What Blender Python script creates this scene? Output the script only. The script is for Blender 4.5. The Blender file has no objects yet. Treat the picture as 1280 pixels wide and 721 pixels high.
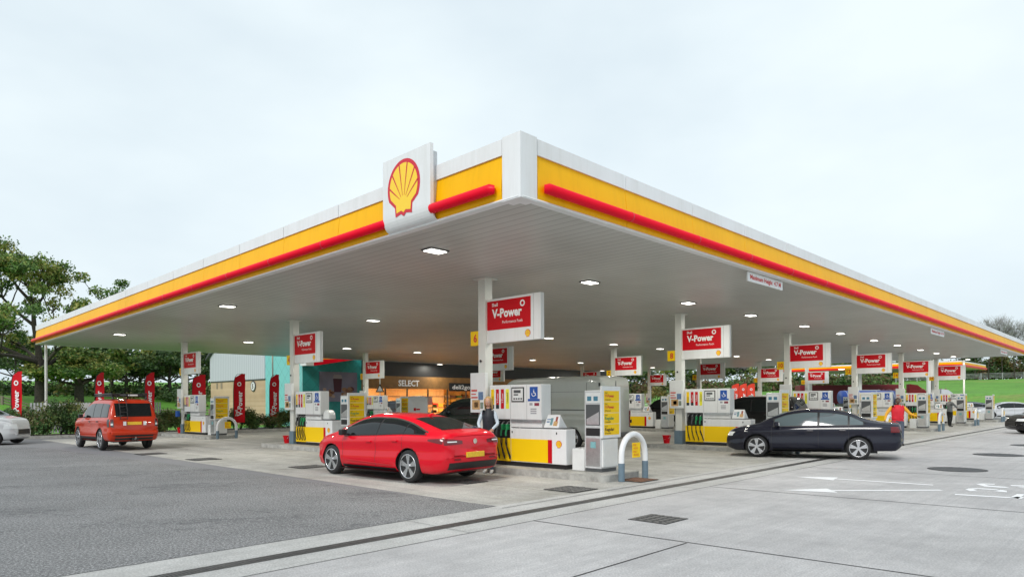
import bpy, bmesh, math, random
import numpy as np
from mathutils import Vector, Matrix, noise as mnoise
R = math.radians
scene = bpy.context.scene
COL = scene.collection
rng = random.Random(7)

# ------------------------------------------------------------------ camera
F, HY, ROLL, CAMZ = 853.0, 501.3, R(0.3), 1.7
cam_d = bpy.data.cameras.new('camera'); cam = bpy.data.objects.new('camera', cam_d); COL.objects.link(cam)
cam.location = (0, 0, CAMZ)
cam.rotation_euler = (Matrix.Rotation(R(90), 3, 'X') @ Matrix.Rotation(-ROLL, 3, 'Z')).to_euler()
cam_d.sensor_fit = 'HORIZONTAL'; cam_d.sensor_width = 36; cam_d.lens = 36 * F / 1280
cam_d.shift_y = (HY - 360.5) / 1280
cam_d.clip_start = 0.1; cam_d.clip_end = 3000
scene.camera = cam

# ------------------------------------------------------------------ sky, sun, exposure
world = bpy.data.worlds.new('World'); scene.world = world; world.use_nodes = True
nt = world.node_tree; nt.nodes.clear()
o = nt.nodes.new('ShaderNodeOutputWorld'); bg = nt.nodes.new('ShaderNodeBackground')
sky = nt.nodes.new('ShaderNodeTexSky'); sky.sky_type = 'NISHITA'; sky.sun_disc = False
sky.sun_elevation = R(40); sky.sun_rotation = R(205); sky.air_density = 1.0; sky.dust_density = 3.0
mix = nt.nodes.new('ShaderNodeMix'); mix.data_type = 'RGBA'
tc = nt.nodes.new('ShaderNodeTexCoord'); mp = nt.nodes.new('ShaderNodeMapping'); mp.inputs['Scale'].default_value = (1, 1, 2.2)
nz = nt.nodes.new('ShaderNodeTexNoise'); nz.inputs['Scale'].default_value = 1.6; nz.inputs['Detail'].default_value = 5
cr = nt.nodes.new('ShaderNodeValToRGB')
cr.color_ramp.elements[0].position = .35; cr.color_ramp.elements[0].color = (6.3, 7.3, 8.0, 1)
cr.color_ramp.elements[1].position = .68; cr.color_ramp.elements[1].color = (8.3, 9.2, 9.5, 1)
mix.inputs['Factor'].default_value = .93
nt.links.new(tc.outputs['Generated'], mp.inputs['Vector']); nt.links.new(mp.outputs['Vector'], nz.inputs['Vector'])
nt.links.new(nz.outputs['Fac'], cr.inputs['Fac']); nt.links.new(sky.outputs['Color'], mix.inputs['A'])
nt.links.new(cr.outputs['Color'], mix.inputs['B']); nt.links.new(mix.outputs['Result'], bg.inputs['Color'])
bg.inputs['Strength'].default_value = 0.115; nt.links.new(bg.outputs['Background'], o.inputs['Surface'])
sd = bpy.data.lights.new('sun', 'SUN'); sd.energy = 1.9; sd.angle = R(18); sd.color = (1, .97, .93)
sun = bpy.data.objects.new('sun', sd); COL.objects.link(sun)
# light comes from behind and left of the camera
az, el = R(205), R(40)
dirv = Vector((math.sin(az) * math.cos(el), math.cos(az) * math.cos(el), math.sin(el)))
sun.rotation_euler = dirv.to_track_quat('Z', 'Y').to_euler()
vs = scene.view_settings; vs.view_transform = 'Standard'; vs.look = 'None'; vs.exposure = 0.0; vs.gamma = 1; vs.use_curve_mapping = False
scene.render.engine = 'CYCLES'
scene.cycles.max_bounces = 8; scene.cycles.diffuse_bounces = 5

# ------------------------------------------------------------------ helpers: picture point -> place on the ground
def hor(px): return HY - (px - 640) * math.tan(ROLL)
def at(px, d, z=0.0): return Vector(((px - 640) / F * d, d, z))
def G(px, py, z=0.0):
    d = F * (CAMZ - z) / (py - hor(px)); return at(px, d, z)
UX, UY = .693, .721
YAW = math.atan2(-UX, UY)
def UA(u, a, z=0.0): return Vector((u * UX + a * UY, u * UY - a * UX, z))
def toUA(p): return (p[0] * UX + p[1] * UY, p[0] * UY - p[1] * UX)

# ------------------------------------------------------------------ materials
MATS = {}
def mat(name, col, rough=.6, metal=0., spec=.5, noise=0., nscale=8., bump=0., bscale=60., coat=0., emit=None, es=0.):
    if name in MATS: return MATS[name]
    m = bpy.data.materials.new(name); m.use_nodes = True; n = m.node_tree; b = n.nodes['Principled BSDF']
    c = (*col, 1)
    b.inputs['Base Color'].default_value = c; b.inputs['Roughness'].default_value = rough; b.inputs['Metallic'].default_value = metal
    b.inputs['Specular IOR Level'].default_value = spec; b.inputs['Coat Weight'].default_value = coat; b.inputs['Coat Roughness'].default_value = .05
    if emit: b.inputs['Emission Color'].default_value = (*emit, 1); b.inputs['Emission Strength'].default_value = es
    t = n.nodes.new('ShaderNodeTexCoord')
    if noise > 0:
        z = n.nodes.new('ShaderNodeTexNoise'); z.inputs['Scale'].default_value = nscale; z.inputs['Detail'].default_value = 6; z.inputs['Roughness'].default_value = .65
        n.links.new(t.outputs['Object'], z.inputs['Vector'])
        r = n.nodes.new('ShaderNodeValToRGB'); r.color_ramp.elements[0].position = .3; r.color_ramp.elements[1].position = .7
        r.color_ramp.elements[0].color = tuple(x * (1 - noise) for x in col) + (1,); r.color_ramp.elements[1].color = tuple(min(1, x * (1 + noise)) for x in col) + (1,)
        n.links.new(z.outputs['Fac'], r.inputs['Fac']); n.links.new(r.outputs['Color'], b.inputs['Base Color'])
    if bump > 0:
        z = n.nodes.new('ShaderNodeTexNoise'); z.inputs['Scale'].default_value = bscale; z.inputs['Detail'].default_value = 4
        n.links.new(t.outputs['Object'], z.inputs['Vector']); bp = n.nodes.new('ShaderNodeBump'); bp.inputs['Strength'].default_value = bump; bp.inputs['Distance'].default_value = .02
        n.links.new(z.outputs['Fac'], bp.inputs['Height']); n.links.new(bp.outputs['Normal'], b.inputs['Normal'])
    MATS[name] = m; return m
class NB:                                   # small node-graph writer
    def __init__(s, m): s.n = m.node_tree; s.b = s.n.nodes['Principled BSDF']; s.tc = s.n.nodes.new('ShaderNodeTexCoord').outputs['Object']
    def mapping(s, rot=(0,0,0), scale=(1,1,1), loc=(0,0,0)):
        k = s.n.nodes.new('ShaderNodeMapping'); k.vector_type = 'TEXTURE'; k.inputs['Rotation'].default_value = rot; k.inputs['Scale'].default_value = tuple(1 / q for q in scale); k.inputs['Location'].default_value = loc
        s.n.links.new(s.tc, k.inputs['Vector']); return k.outputs['Vector']
    def noise(s, vec, scale, detail=5, rough=.6):
        k = s.n.nodes.new('ShaderNodeTexNoise'); k.inputs['Scale'].default_value = scale; k.inputs['Detail'].default_value = detail; k.inputs['Roughness'].default_value = rough
        s.n.links.new(vec, k.inputs['Vector']); return k.outputs['Fac']
    def ramp(s, fac, stops):
        k = s.n.nodes.new('ShaderNodeValToRGB'); e = k.color_ramp.elements
        while len(e) < len(stops): e.new(.5)
        for q, (p, c) in zip(e, stops): q.position = p; q.color = (*c, 1) if len(c) == 3 else c
        s.n.links.new(fac, k.inputs['Fac']); return k.outputs['Color']
    def mix(s, a, b, fac, mode='MIX'):
        k = s.n.nodes.new('ShaderNodeMix'); k.data_type = 'RGBA'; k.blend_type = mode
        for v, i in ((a, 'A'), (b, 'B'), (fac, 'Factor')):
            if isinstance(v, (int, float)): k.inputs[i].default_value = v
            elif isinstance(v, tuple): k.inputs[i].default_value = (*v, 1)
            else: s.n.links.new(v, k.inputs[i])
        return k.outputs['Result']
    def bump(s, h, st, dist=.01):
        k = s.n.nodes.new('ShaderNodeBump'); k.inputs['Strength'].default_value = st; k.inputs['Distance'].default_value = dist
        s.n.links.new(h, k.inputs['Height']); s.n.links.new(k.outputs['Normal'], s.b.inputs['Normal'])
    def col(s, c): s.n.links.new(c, s.b.inputs['Base Color'])
    def rough(s, c): s.n.links.new(c, s.b.inputs['Roughness'])
def g3(v, t=(1, 1, 1)): return (v * t[0], v * t[1], v * t[2])

def m_concrete(name, base, tint, streak, stain, rot=math.atan2(UY, UX), sc=(.06, 9, 1)):
    m = mat(name, base, rough=.8); nb = NB(m)
    v0 = nb.mapping()
    big = nb.noise(v0, .22, 4, .6); mid = nb.noise(v0, 1.4, 6, .7); fine = nb.noise(v0, 45, 3, .7)
    c = nb.ramp(big, [(.3, g3(.86, base)), (.7, g3(1.1, base))])
    c = nb.mix(c, nb.ramp(mid, [(.35, (.80, .80, .80)), (.62, (1.05, 1.05, 1.05))]), .7, 'MULTIPLY')
    c = nb.mix(c, nb.ramp(fine, [(.38, (.68, .68, .68)), (.62, (1.2, 1.2, 1.2))]), .7, 'MULTIPLY')
    # brushed / tyre-swept streaks that run along the slabs
    st = nb.mapping(rot=(0, 0, rot), scale=sc); s1 = nb.noise(st, 1.0, 5, .75)
    c = nb.mix(c, nb.ramp(s1, [(.38, (.78, .78, .8)), (.6, (1.06, 1.06, 1.06))]), streak, 'MULTIPLY')
    sp = nb.noise(nb.mapping(loc=(31, 7, 0)), .55, 7, .75)
    c = nb.mix(c, tint, nb.ramp(sp, [(.48, (0, 0, 0)), (.68, (stain,) * 3)]))
    sp2 = nb.noise(nb.mapping(loc=(3, 57, 0)), 4.5, 6, .8)
    c = nb.mix(c, (.09, .088, .085), nb.ramp(sp2, [(.64, (0, 0, 0)), (.69, (.6,) * 3)]))
    nb.col(c); nb.bump(fine, .25, .004)
    return m
M_slab = m_concrete('brushed_concrete', (.50, .488, .485), (.27, .262, .265), .42, .45)
M_apron = m_concrete('oil_stained_concrete', (.45, .44, .41), (.22, .215, .185), .8, .8, YAW, (.07, 1.9, 1))
M_strip = m_concrete('channel_concrete', (.49, .485, .47), (.30, .295, .28), .3, .5)
M_asph = mat('asphalt', (.1, .1, .105), rough=.85); nb = NB(M_asph)
v = nb.mapping(); f = nb.noise(v, 34, 4, .9); c = nb.ramp(f, [(.36, (.052, .052, .054)), (.5, (.160, .160, .163)), (.64, (.50, .50, .50))])
b_ = nb.noise(v, .5, 5, .6); c = nb.mix(c, nb.ramp(b_, [(.38, (.88, .88, .88)), (.62, (1.08, 1.08, 1.08))]), 1., 'MULTIPLY')
w_ = nb.noise(nb.mapping(rot=(0, 0, .3), scale=(.35, 1, 1), loc=(5, 2, 0)), .55, 8, .8); c = nb.mix(c, (.05, .052, .058), nb.ramp(nb.mix(w_, nb.noise(v, 7, 5, .8), .45), [(.51, (0, 0, 0)), (.60, (.65,) * 3)]))
nb.col(c); nb.bump(f, .5, .006)
M_road = mat('old_grey_asphalt', (.2, .2, .21), rough=.85, noise=.2, nscale=30)
M_grass = mat('grass', (.06, .2, .02), rough=.9); nb = NB(M_grass)
v = nb.mapping(); c = nb.ramp(nb.noise(v, .06, 8, .7), [(.36, (.085, .24, .018)), (.55, (.12, .33, .025)), (.64, (.20, .28, .05))])
c = nb.mix(c, nb.ramp(nb.noise(v, 1.2, 9, .85), [(.36, (.55, .58, .5)), (.64, (1.25, 1.2, 1.2))]), 1., 'MULTIPLY'); nb.col(c)
M_soil = mat('soil', (.10, .07, .045), rough=.95, noise=.4, nscale=5)
M_kerb = mat('kerb_concrete', (.36, .355, .335), rough=.85, noise=.3, nscale=5, bump=.3)
M_line = mat('road_paint', (.82, .82, .83), rough=.7, noise=.08, nscale=18)
M_joint = mat('joint_seal', (.035, .035, .037), rough=.8)
M_iron = mat('cast_iron', (.12, .118, .115), rough=.6, metal=.3, noise=.35, nscale=30)
M_rusty = mat('rusty_iron', (.17, .08, .045), rough=.85, noise=.5, nscale=9)
M_white = mat('white_panel', (.80, .81, .83), rough=.35, noise=.03, nscale=2)
M_white2 = mat('white_cabinet', (.76, .77, .77), rough=.4, noise=.06, nscale=4)
M_yel = mat('yellow_panel', (.95, .50, .002), rough=.45, spec=.15, noise=.04, nscale=1.5)
M_yel2 = mat('yellow_print', (.93, .60, .004), rough=.5, spec=.25)
M_red = mat('red_tube', (.80, .001, .022), rough=.35, spec=.2, noise=.05, nscale=1)
M_redp = mat('red_print', (.56, .004, .012), rough=.55, spec=.2)
for m_ in (M_yel, M_white):      # rain streaks and grime that run down the panels
    nb = NB(m_); k_ = m_.name; base_ = (.95, .50, .002) if k_.startswith('yellow') else (.80, .81, .83)
    st = nb.noise(nb.mapping(scale=(5, 5, .45)), 1.0, 6, .75); bg_ = nb.noise(nb.mapping(), .35, 4)
    c = nb.mix(base_, nb.ramp(st, [(.36, (.84, .83, .80)), (.56, (1, 1, 1))]), .4, 'MULTIPLY'); c = nb.mix(c, nb.ramp(bg_, [(.35, (.93, .92, .90)), (.65, (1.03, 1.03, 1.03))]), 1., 'MULTIPLY'); nb.col(c)
M_shred = mat('emblem_red', (.62, .01, .03), rough=.35)
M_shyel = mat('emblem_yellow', (.95, .62, .03), rough=.4)
M_orange = mat('orange_trim', (.95, .36, .02), rough=.4)
M_txt = mat('white_lettering', (.85, .85, .85), rough=.5)
M_txtd = mat('dark_lettering', (.06, .02, .015), rough=.6)
M_txtr = mat('red_lettering', (.65, .02, .02), rough=.5)
M_soff = mat('soffit_metal', (.62, .62, .60), rough=.4); nb = NB(M_soff)
# folded-metal soffit: narrow slats running along the canopy
v = nb.mapping(rot=(0, 0, math.atan2(UY, UX))); sx = nb.n.nodes.new('ShaderNodeSeparateXYZ'); nb.n.links.new(v, sx.inputs[0])
def mth(op, a, b=None):
    k = nb.n.nodes.new('ShaderNodeMath'); k.operation = op
    for i, q in enumerate((a, b)):
        if q is None: continue
        if isinstance(q, (int, float)): k.inputs[i].default_value = q
        else: nb.n.links.new(q, k.inputs[i])
    return k.outputs[0]
fr = mth('FRACT', mth('MULTIPLY', sx.outputs['X'], 4.0))
c = nb.ramp(fr, [(.0, (.20, .20, .19)), (.06, (.49, .50, .475)), (.9, (.51, .52, .495)), (1., (.28, .28, .27))])
fr2 = mth('FRACT', mth('MULTIPLY', sx.outputs['Y'], .17))
c = nb.mix(c, nb.ramp(fr2, [(.0, (.7, .7, .7)), (.004, (1, 1, 1))]), 1., 'MULTIPLY')
c = nb.mix(c, nb.ramp(nb.noise(nb.mapping(), .5, 5), [(.3, (.88, .88, .87)), (.7, (1.06, 1.06, 1.06))]), 1., 'MULTIPLY'); nb.col(c)
M_post = mat('cream_post', (.68, .68, .64), rough=.45, noise=.05, nscale=3)
M_sleeve = mat('slate_blue_sleeve', (.13, .19, .24), rough=.5, noise=.1)
M_black = mat('black_plastic', (.015, .015, .016), rough=.45)
M_rubber = mat('rubber', (.018, .018, .019), rough=.75)
M_grey = mat('grey_panel', (.58, .59, .60), rough=.4, metal=.1, noise=.1, nscale=7)
M_steel = mat('brushed_steel', (.55, .56, .57), rough=.32, metal=.8, noise=.15, nscale=9)
M_dgrey = mat('dark_grey', (.08, .085, .09), rough=.5)
M_screen = mat('screen_glass', (.08, .22, .32), rough=.1)
M_blue = mat('blue_sign', (.01, .08, .38), rough=.5)
M_green = mat('green_nozzle', (.02, .30, .10), rough=.4)
M_glass = mat('car_glass', (.008, .011, .012), rough=.04, spec=.5)
M_glass2 = mat('lighter_car_glass', (.10, .13, .14), rough=.05, spec=.8)
M_chrome = mat('chrome', (.75, .75, .76), rough=.12, metal=1.)
M_rim = mat('alloy_rim', (.62, .62, .64), rough=.25, metal=.8)
M_tail = mat('tail_lamp_red', (.13, .002, .006), rough=.1, coat=.5)
M_lamp = mat('clear_lamp', (.75, .77, .78), rough=.08, coat=.5)
M_plate = mat('yellow_plate', (.80, .50, .03), rough=.5, noise=.15, nscale=25)
M_light = mat('lamp_diffuser', (.9, .9, .85), emit=(1, .98, .88), es=5.)
M_wood = mat('fence_wood', (.20, .17, .13), rough=.9, noise=.3, nscale=6)
M_bark = mat('bark', (.055, .045, .036), rough=.95, noise=.5, nscale=6, bump=.6, bscale=14)
M_skin = mat('skin', (.52, .29, .20), rough=.5)
M_skind = mat('dark_skin', (.10, .05, .03), rough=.5)
M_hair = mat('blonde_hair', (.42, .27, .10), rough=.55, noise=.3, nscale=30)

# ------------------------------------------------------------------ mesh builder
class MB:
    def __init__(s): s.v = []; s.f = []; s.m = []; s.mats = []; s.sm = []; s.X = Matrix.Identity(4)
    def mi(s, m):
        if m not in s.mats: s.mats.append(m)
        return s.mats.index(m)
    def add(s, vs, fs, m, smooth=False):
        k = len(s.v); s.v += [tuple(s.X @ Vector(p)) for p in vs]; i = s.mi(m)
        for f in fs: s.f.append([k + q for q in f]); s.m.append(i); s.sm.append(smooth)
        return s
    def box(s, x0, x1, y0, y1, z0, z1, m, bev=0.):
        if bev <= 0:
            vs = [(x, y, z) for z in (z0, z1) for x, y in ((x0, y0), (x1, y0), (x1, y1), (x0, y1))]
            return s.add(vs, [(3, 2, 1, 0), (4, 5, 6, 7), (0, 1, 5, 4), (1, 2, 6, 5), (2, 3, 7, 6), (3, 0, 4, 7)], m)
        bm = bmesh.new(); bmesh.ops.create_cube(bm, size=1)
        for q in bm.verts: q.co = Vector(((x0 + x1) / 2 + q.co.x * (x1 - x0), (y0 + y1) / 2 + q.co.y * (y1 - y0), (z0 + z1) / 2 + q.co.z * (z1 - z0)))
        bmesh.ops.bevel(bm, geom=bm.edges[:], offset=bev, segments=2, affect='EDGES', profile=.5)
        bm.verts.index_update(); s.add([q.co[:] for q in bm.verts], [[q.index for q in f.verts] for f in bm.faces], m); bm.free(); return s
    def poly(s, pts, m, smooth=False): return s.add(pts, [list(range(len(pts)))], m, smooth)
    def prism(s, pts2, z0, z1, m, axis='Z', smooth=False):    # pts2 closed outline ccw; axis Z: (x,y) extruded in z; axis Y: (x,z) extruded y0..y1; axis X: (y,z)
        n = len(pts2)
        mk = {'Z': lambda p, h: (p[0], p[1], h), 'Y': lambda p, h: (p[0], h, p[1]), 'X': lambda p, h: (h, p[0], p[1])}[axis]
        vs = [mk(p, z0) for p in pts2] + [mk(p, z1) for p in pts2]
        fs = [[(i + 1) % n + 0, (i + 1) % n + n, i + n, i] for i in range(n)]
        a, b = list(range(n))[::-1], list(range(n, 2 * n))
        return s.add(vs, fs + [a, b], m, smooth)
    def tube(s, pts, r, m, n=10, caps=True, radii=None):
        pts = [Vector(p) for p in pts]; rings = []; ref = None
        for i, p in enumerate(pts):
            t = ((pts[i + 1] if i + 1 < len(pts) else p) - (pts[i - 1] if i else p)).normalized()
            if ref is None: ref = Vector((0, 0, 1)) if abs(t.z) < .9 else Vector((1, 0, 0))
            a = t.cross(ref).normalized(); b = t.cross(a).normalized(); ref = (a.cross(t) * 1).normalized() if True else ref
            b = ref; a = t.cross(b).normalized()
            rr = radii[i] if radii else r
            rings.append([p + (a * math.cos(2 * math.pi * k / n) + b * math.sin(2 * math.pi * k / n)) * rr for k in range(n)])
        vs = [q for g in rings for q in g]; fs = []
        for i in range(len(rings) - 1):
            for k in range(n): fs.append([i * n + k, i * n + (k + 1) % n, (i + 1) * n + (k + 1) % n, (i + 1) * n + k])
        s.add(vs, fs, m, True)
        if caps: s.add(rings[0], [list(range(n))[::-1]], m); s.add(rings[-1], [list(range(n))], m)
        return s
    def cyl(s, c, r, h, m, n=20, axis='Z', r2=None):
        r2 = r if r2 is None else r2; d = {'X': Vector((1, 0, 0)), 'Y': Vector((0, 1, 0)), 'Z': Vector((0, 0, 1))}[axis]
        c = Vector(c); return s.tube([c, c + d * h], r, m, n, True, [r, r2])
    def ball(s, c, rx, ry, rz, m, nu=14, nv=9):
        vs = []; fs = []
        for j in range(nv + 1):
            th = math.pi * j / nv
            for i in range(nu): ph = 2 * math.pi * i / nu; vs.append((c[0] + rx * math.sin(th) * math.cos(ph), c[1] + ry * math.sin(th) * math.sin(ph), c[2] + rz * math.cos(th)))
        for j in range(nv):
            for i in range(nu): fs.append([j * nu + i, (j + 1) * nu + i, (j + 1) * nu + (i + 1) % nu, j * nu + (i + 1) % nu])
        return s.add(vs, fs, m, True)
    def mesh(s, name):
        me = bpy.data.meshes.new(name); me.from_pydata(s.v, [], s.f)
        for m in s.mats: me.materials.append(m)
        me.polygons.foreach_set('material_index', s.m); me.polygons.foreach_set('use_smooth', s.sm); me.update(); return me
    def build(s, name, parent=None):
        ob = bpy.data.objects.new(name, s.mesh(name)); COL.objects.link(ob)
        if parent: ob.parent = parent
        return ob
def tag(o, label=None, cat=None, group=None, kind=None):
    for k, v_ in (('label', label), ('category', cat), ('group', group), ('kind', kind)):
        if v_: o[k] = v_
    return o
def thing(name, label, cat, loc=(0, 0, 0), yaw=0., group=None):
    e = bpy.data.objects.new(name, None); COL.objects.link(e); e.location = loc; e.rotation_euler = (0, 0, yaw); e.empty_display_size = .2
    return tag(e, label, cat, group)
def dup(o, loc=None, yaw=None, label=None, group=None, parent=None):
    c = o.copy(); COL.objects.link(c)
    if parent: c.parent = parent
    if loc is not None: c.location = loc
    if yaw is not None: c.rotation_euler = (0, 0, yaw)
    if label: c['label'] = label
    if group: c['group'] = group
    for ch in KIDS.get(o.name, []) or [q for q in bpy.data.objects if q.parent == o]:
        dup(ch, parent=c)
    return c
KIDS = {}
def struct(o): return tag(o, kind='structure')
def text_mesh(txt, size, bold=.0, depth=.0, spacing=1.0, sx=1.0, shear=0.):
    cu = bpy.data.curves.new('t', 'FONT'); cu.body = txt; cu.size = size; cu.offset = bold; cu.extrude = depth; cu.space_character = spacing; cu.align_x = 'LEFT'; cu.resolution_u = 2; cu.shear = shear
    ob = bpy.data.objects.new('t', cu); COL.objects.link(ob); dg = bpy.context.evaluated_depsgraph_get(); dg.update()
    me = bpy.data.meshes.new_from_object(ob.evaluated_get(dg)); vs = [(v_.co.x * sx, v_.co.y, v_.co.z) for v_ in me.vertices]; fs = [list(p.vertices) for p in me.polygons]
    bpy.data.objects.remove(ob); bpy.data.curves.remove(cu); bpy.data.meshes.remove(me); return vs, fs
TX = {}
def text(mb, txt, size, pos, m, bold=.0, sx=1., plane='-Y', spacing=1., width=None, center=False, spin=None):
    """lettering laid in mb on a plane facing -Y (reads along +X), +Y, or +X (reads along +Y), or Z (flat on the ground)"""
    k = (txt, size, bold, spacing)
    if k not in TX: TX[k] = text_mesh(txt, size, bold, 0, spacing)
    vs, fs = TX[k]
    if not vs: return mb
    xs = [q[0] for q in vs]; w = max(xs) - min(xs); x0 = min(xs)
    if width: sx = width / w
    off = w * sx / 2 if center else 0
    out = []
    for (x, y, z) in vs:
        x = (x - x0) * sx - off
        if spin: x, y = x * math.cos(spin) - y * math.sin(spin), x * math.sin(spin) + y * math.cos(spin)
        out.append({'-Y': (pos[0] + x, pos[1], pos[2] + y), '+Y': (pos[0] - x, pos[1], pos[2] + y), '+X': (pos[0], pos[1] + x, pos[2] + y), '-X': (pos[0], pos[1] - x, pos[2] + y), 'Z': (pos[0] + x, pos[1] + y, pos[2])}[plane])
    return mb.add(out, fs, m)
def pecten(mb, c, s, m_r, m_y, plane='-Y', lift=.003):
    """scallop-shell emblem of width s round the point c"""
    def O(r, e=0):
        pts = [(r * .5 * math.cos(R(t)), .05 + r * .5 * math.sin(R(t))) for t in range(-28, 209, 8)]
        return pts + [(-.27 * r, -.30 * r), (-.25 * r, -.47 * r), (-.08 * r, -.44 * r), (0, -.49 * r), (.08 * r, -.44 * r), (.25 * r, -.47 * r), (.27 * r, -.30 * r)]
    def place(p, k):
        x, z = p[0] * s, p[1] * s
        return {'-Y': (c[0] + x, c[1] - k, c[2] + z), '+X': (c[0] + k, c[1] + x, c[2] + z), '+Y': (c[0] - x, c[1] + k, c[2] + z)}[plane]
    def P(pts, k, m): mb.poly([place(p, k) for p in pts], m)
    P(O(1.0), lift, m_r); P(O(.86), lift * 2, m_y)
    for t in (38, 59, 80, 100, 121, 142):
        a = R(t); d = Vector((math.cos(a), math.sin(a))); n_ = Vector((-d.y, d.x)); h = Vector((0, -.25)); 
        q_ = h - Vector((0, .05)); bq = q_.dot(d); L = -bq + math.sqrt(bq * bq - q_.dot(q_) + .44 ** 2)   # out to the rim
        st = h + d * .14; e = h + d * L
        P([st + n_ * .004, st - n_ * .004, e - n_ * .017, e + n_ * .017], lift * 3, m_r)
    return mb

# ================================================================== the ground
def smooth(t): t = max(0., min(1., t)); return t * t * (3 - 2 * t)
def land(x, y):
    u, a = toUA((x, y)); e = max(-a - 46 - 18 * smooth((u - 6) / 8) * (1 - smooth((u - 68) / 8)), u - 96)
    return 0.0 if e <= 0 else 2.6 * smooth(e / 22) + 4.4 * smooth((e - 22) / 110)
mb = MB(); vs_, fs_ = [], []
xs = sorted(set([-900, -600, -400, -250] + list(range(-170, 340, 6)) + [420, 600, 900])); ys = sorted(set([-120, -60] + list(range(-18, 300, 6)) + [360, 480, 700, 1100]))
for y in ys:
    for x in xs: vs_.append((x, y, land(x, y) - .035 + (mnoise.noise(Vector((x * .05, y * .05, 0))) * .25 if land(x, y) > .6 else 0)))
W = len(xs)
for j in range(len(ys) - 1):
    for i in range(W - 1): fs_.append((j * W + i, j * W + i + 1, (j + 1) * W + i + 1, (j + 1) * W + i))
mb.add(vs_, fs_, M_grass, True); struct(mb.build('terrain'))
def sheet(name, pts, z, m):
    b = MB(); b.poly([(p[0], p[1], z) for p in pts], m); return struct(b.build(name))
# the site's paving: grey road everywhere, then apron, asphalt lane, strip, slabs
sheet('road', [UA(-60, 30), UA(95, 30), UA(95, -45.5), UA(-60, -45.5)][::-1], -.012, M_road)
drA, drB = toUA(G(640, 642.5)), toUA(G(880, 600)); a_dr = (drA[1] + drB[1]) / 2
a_j2 = toUA(G(640, 655.5))[1]; a_j1 = toUA(G(640, 632.5))[1]; 
u_as, a_as = toUA(G(620, 632)); u_as2 = toUA(G(320, 593.2))[0]
a_edge = a_as
sheet('forecourt_concrete', [UA(u_as, a_j1), UA(u_as, -38.5), UA(92, -38.5), UA(92, a_j1)], -.008, M_apron)
sheet('channel_strip', [UA(-30, a_edge), UA(-30, a_j2), UA(92, a_j2), UA(92, a_edge)][::-1], -.004, M_strip)
sheet('asphalt_lane', [UA(-30, a_edge), UA(u_as, a_edge), toUA and UA(toUA(G(320, 593.2))[0], toUA(G(320, 593.2))[1]), UA(*toUA(G(57.7, 559.6))), UA(*toUA(G(-200, 548))), UA(-60, -20)], 0.0, M_asph)
sheet('concrete_slabs', [UA(-30, a_j2), UA(-30, 30), UA(92, 30), UA(92, a_j2)][::-1], 0.0, M_slab)
# joints between the slabs
b = MB()
def strip(p, q, w, z=.004, m=M_joint):
    p, q = Vector((p[0], p[1])), Vector((q[0], q[1])); d = (q - p).normalized(); n_ = Vector((-d.y, d.x)) * w / 2
    b.poly([(*(p - n_), z), (*(q - n_), z), (*(q + n_), z), (*(p + n_), z)], m)
strip(UA(-30, a_j2), UA(92, a_j2), .018); strip(UA(u_as - .1, a_j1), UA(92, a_j1), .018)
uj = []
for p, q in (((670, 651), (960, 692)), ((960, 614.5), (1280, 640.7)), ((1015, 584), (1280, 599))):
    P_, Q_ = G(*p), G(*q); uu, aa = toUA(P_); u2, a2 = toUA(Q_); uj.append((uu + u2) / 2)
    strip(UA(uu, a_j2), UA(u2 + (u2 - uu) * 1.2, a2 + (a2 - aa) * 1.2), .024)
ua = toUA(G(856, 678.7)); ub = toUA(G(713, 721)); strip(UA(uj[0], ua[1]), UA(-6, ub[1]), .022)
for k in range(1, 9): strip(UA(uj[2] + 5.2 * k, a_j2), UA(uj[2] + 5.2 * k, 30), .016)
for k in range(0, 12): strip(UA(u_as + 2 + 7.2 * k, a_j1), UA(u_as + 2 + 7.2 * k, -38), .012, -.004)
strip(UA(u_as, a_j1 - 8.6), UA(92, a_j1 - 8.6), .014, -.004); strip(UA(u_as, a_j1 - 17), UA(92, a_j1 - 17), .014, -.004)
for k in range(0, 18): strip(UA(-12 + 6 * k, a_edge), UA(-12 + 6 * k, a_j2), .008, .002)
struct(b.build('slab_joints'))
# drainage channel grate
b = MB(); d0 = a_dr
b.poly([UA(-30, d0 - .10, .001), UA(-30, d0 + .10, .001), UA(92, d0 + .10, .001), UA(92, d0 - .10, .001)][::-1], M_black)
b.poly([UA(-30, d0 - .10, .004), UA(-30, d0 - .082, .004), UA(92, d0 - .082, .004), UA(92, d0 - .10, .004)][::-1], M_iron)
b.poly([UA(-30, d0 + .082, .004), UA(-30, d0 + .10, .004), UA(92, d0 + .10, .004), UA(92, d0 + .082, .004)][::-1], M_iron)
for k in range(900):
    u = -1.5 + k * .035 * (1 + k * .0004)
    b.poly([UA(u, d0 - .082, .005), UA(u, d0 + .082, .005), UA(u + .014, d0 + .082, .005), UA(u + .014, d0 - .082, .005)][::-1], M_iron)
b.poly([UA(-1.5, d0 - .008, .006), UA(-1.5, d0 + .008, .006), UA(60, d0 + .008, .006), UA(60, d0 - .008, .006)][::-1], M_iron)
tag(b.build('drain_grate'), 'long narrow iron drainage channel grate running across the forecourt', 'drain grate')
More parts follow.
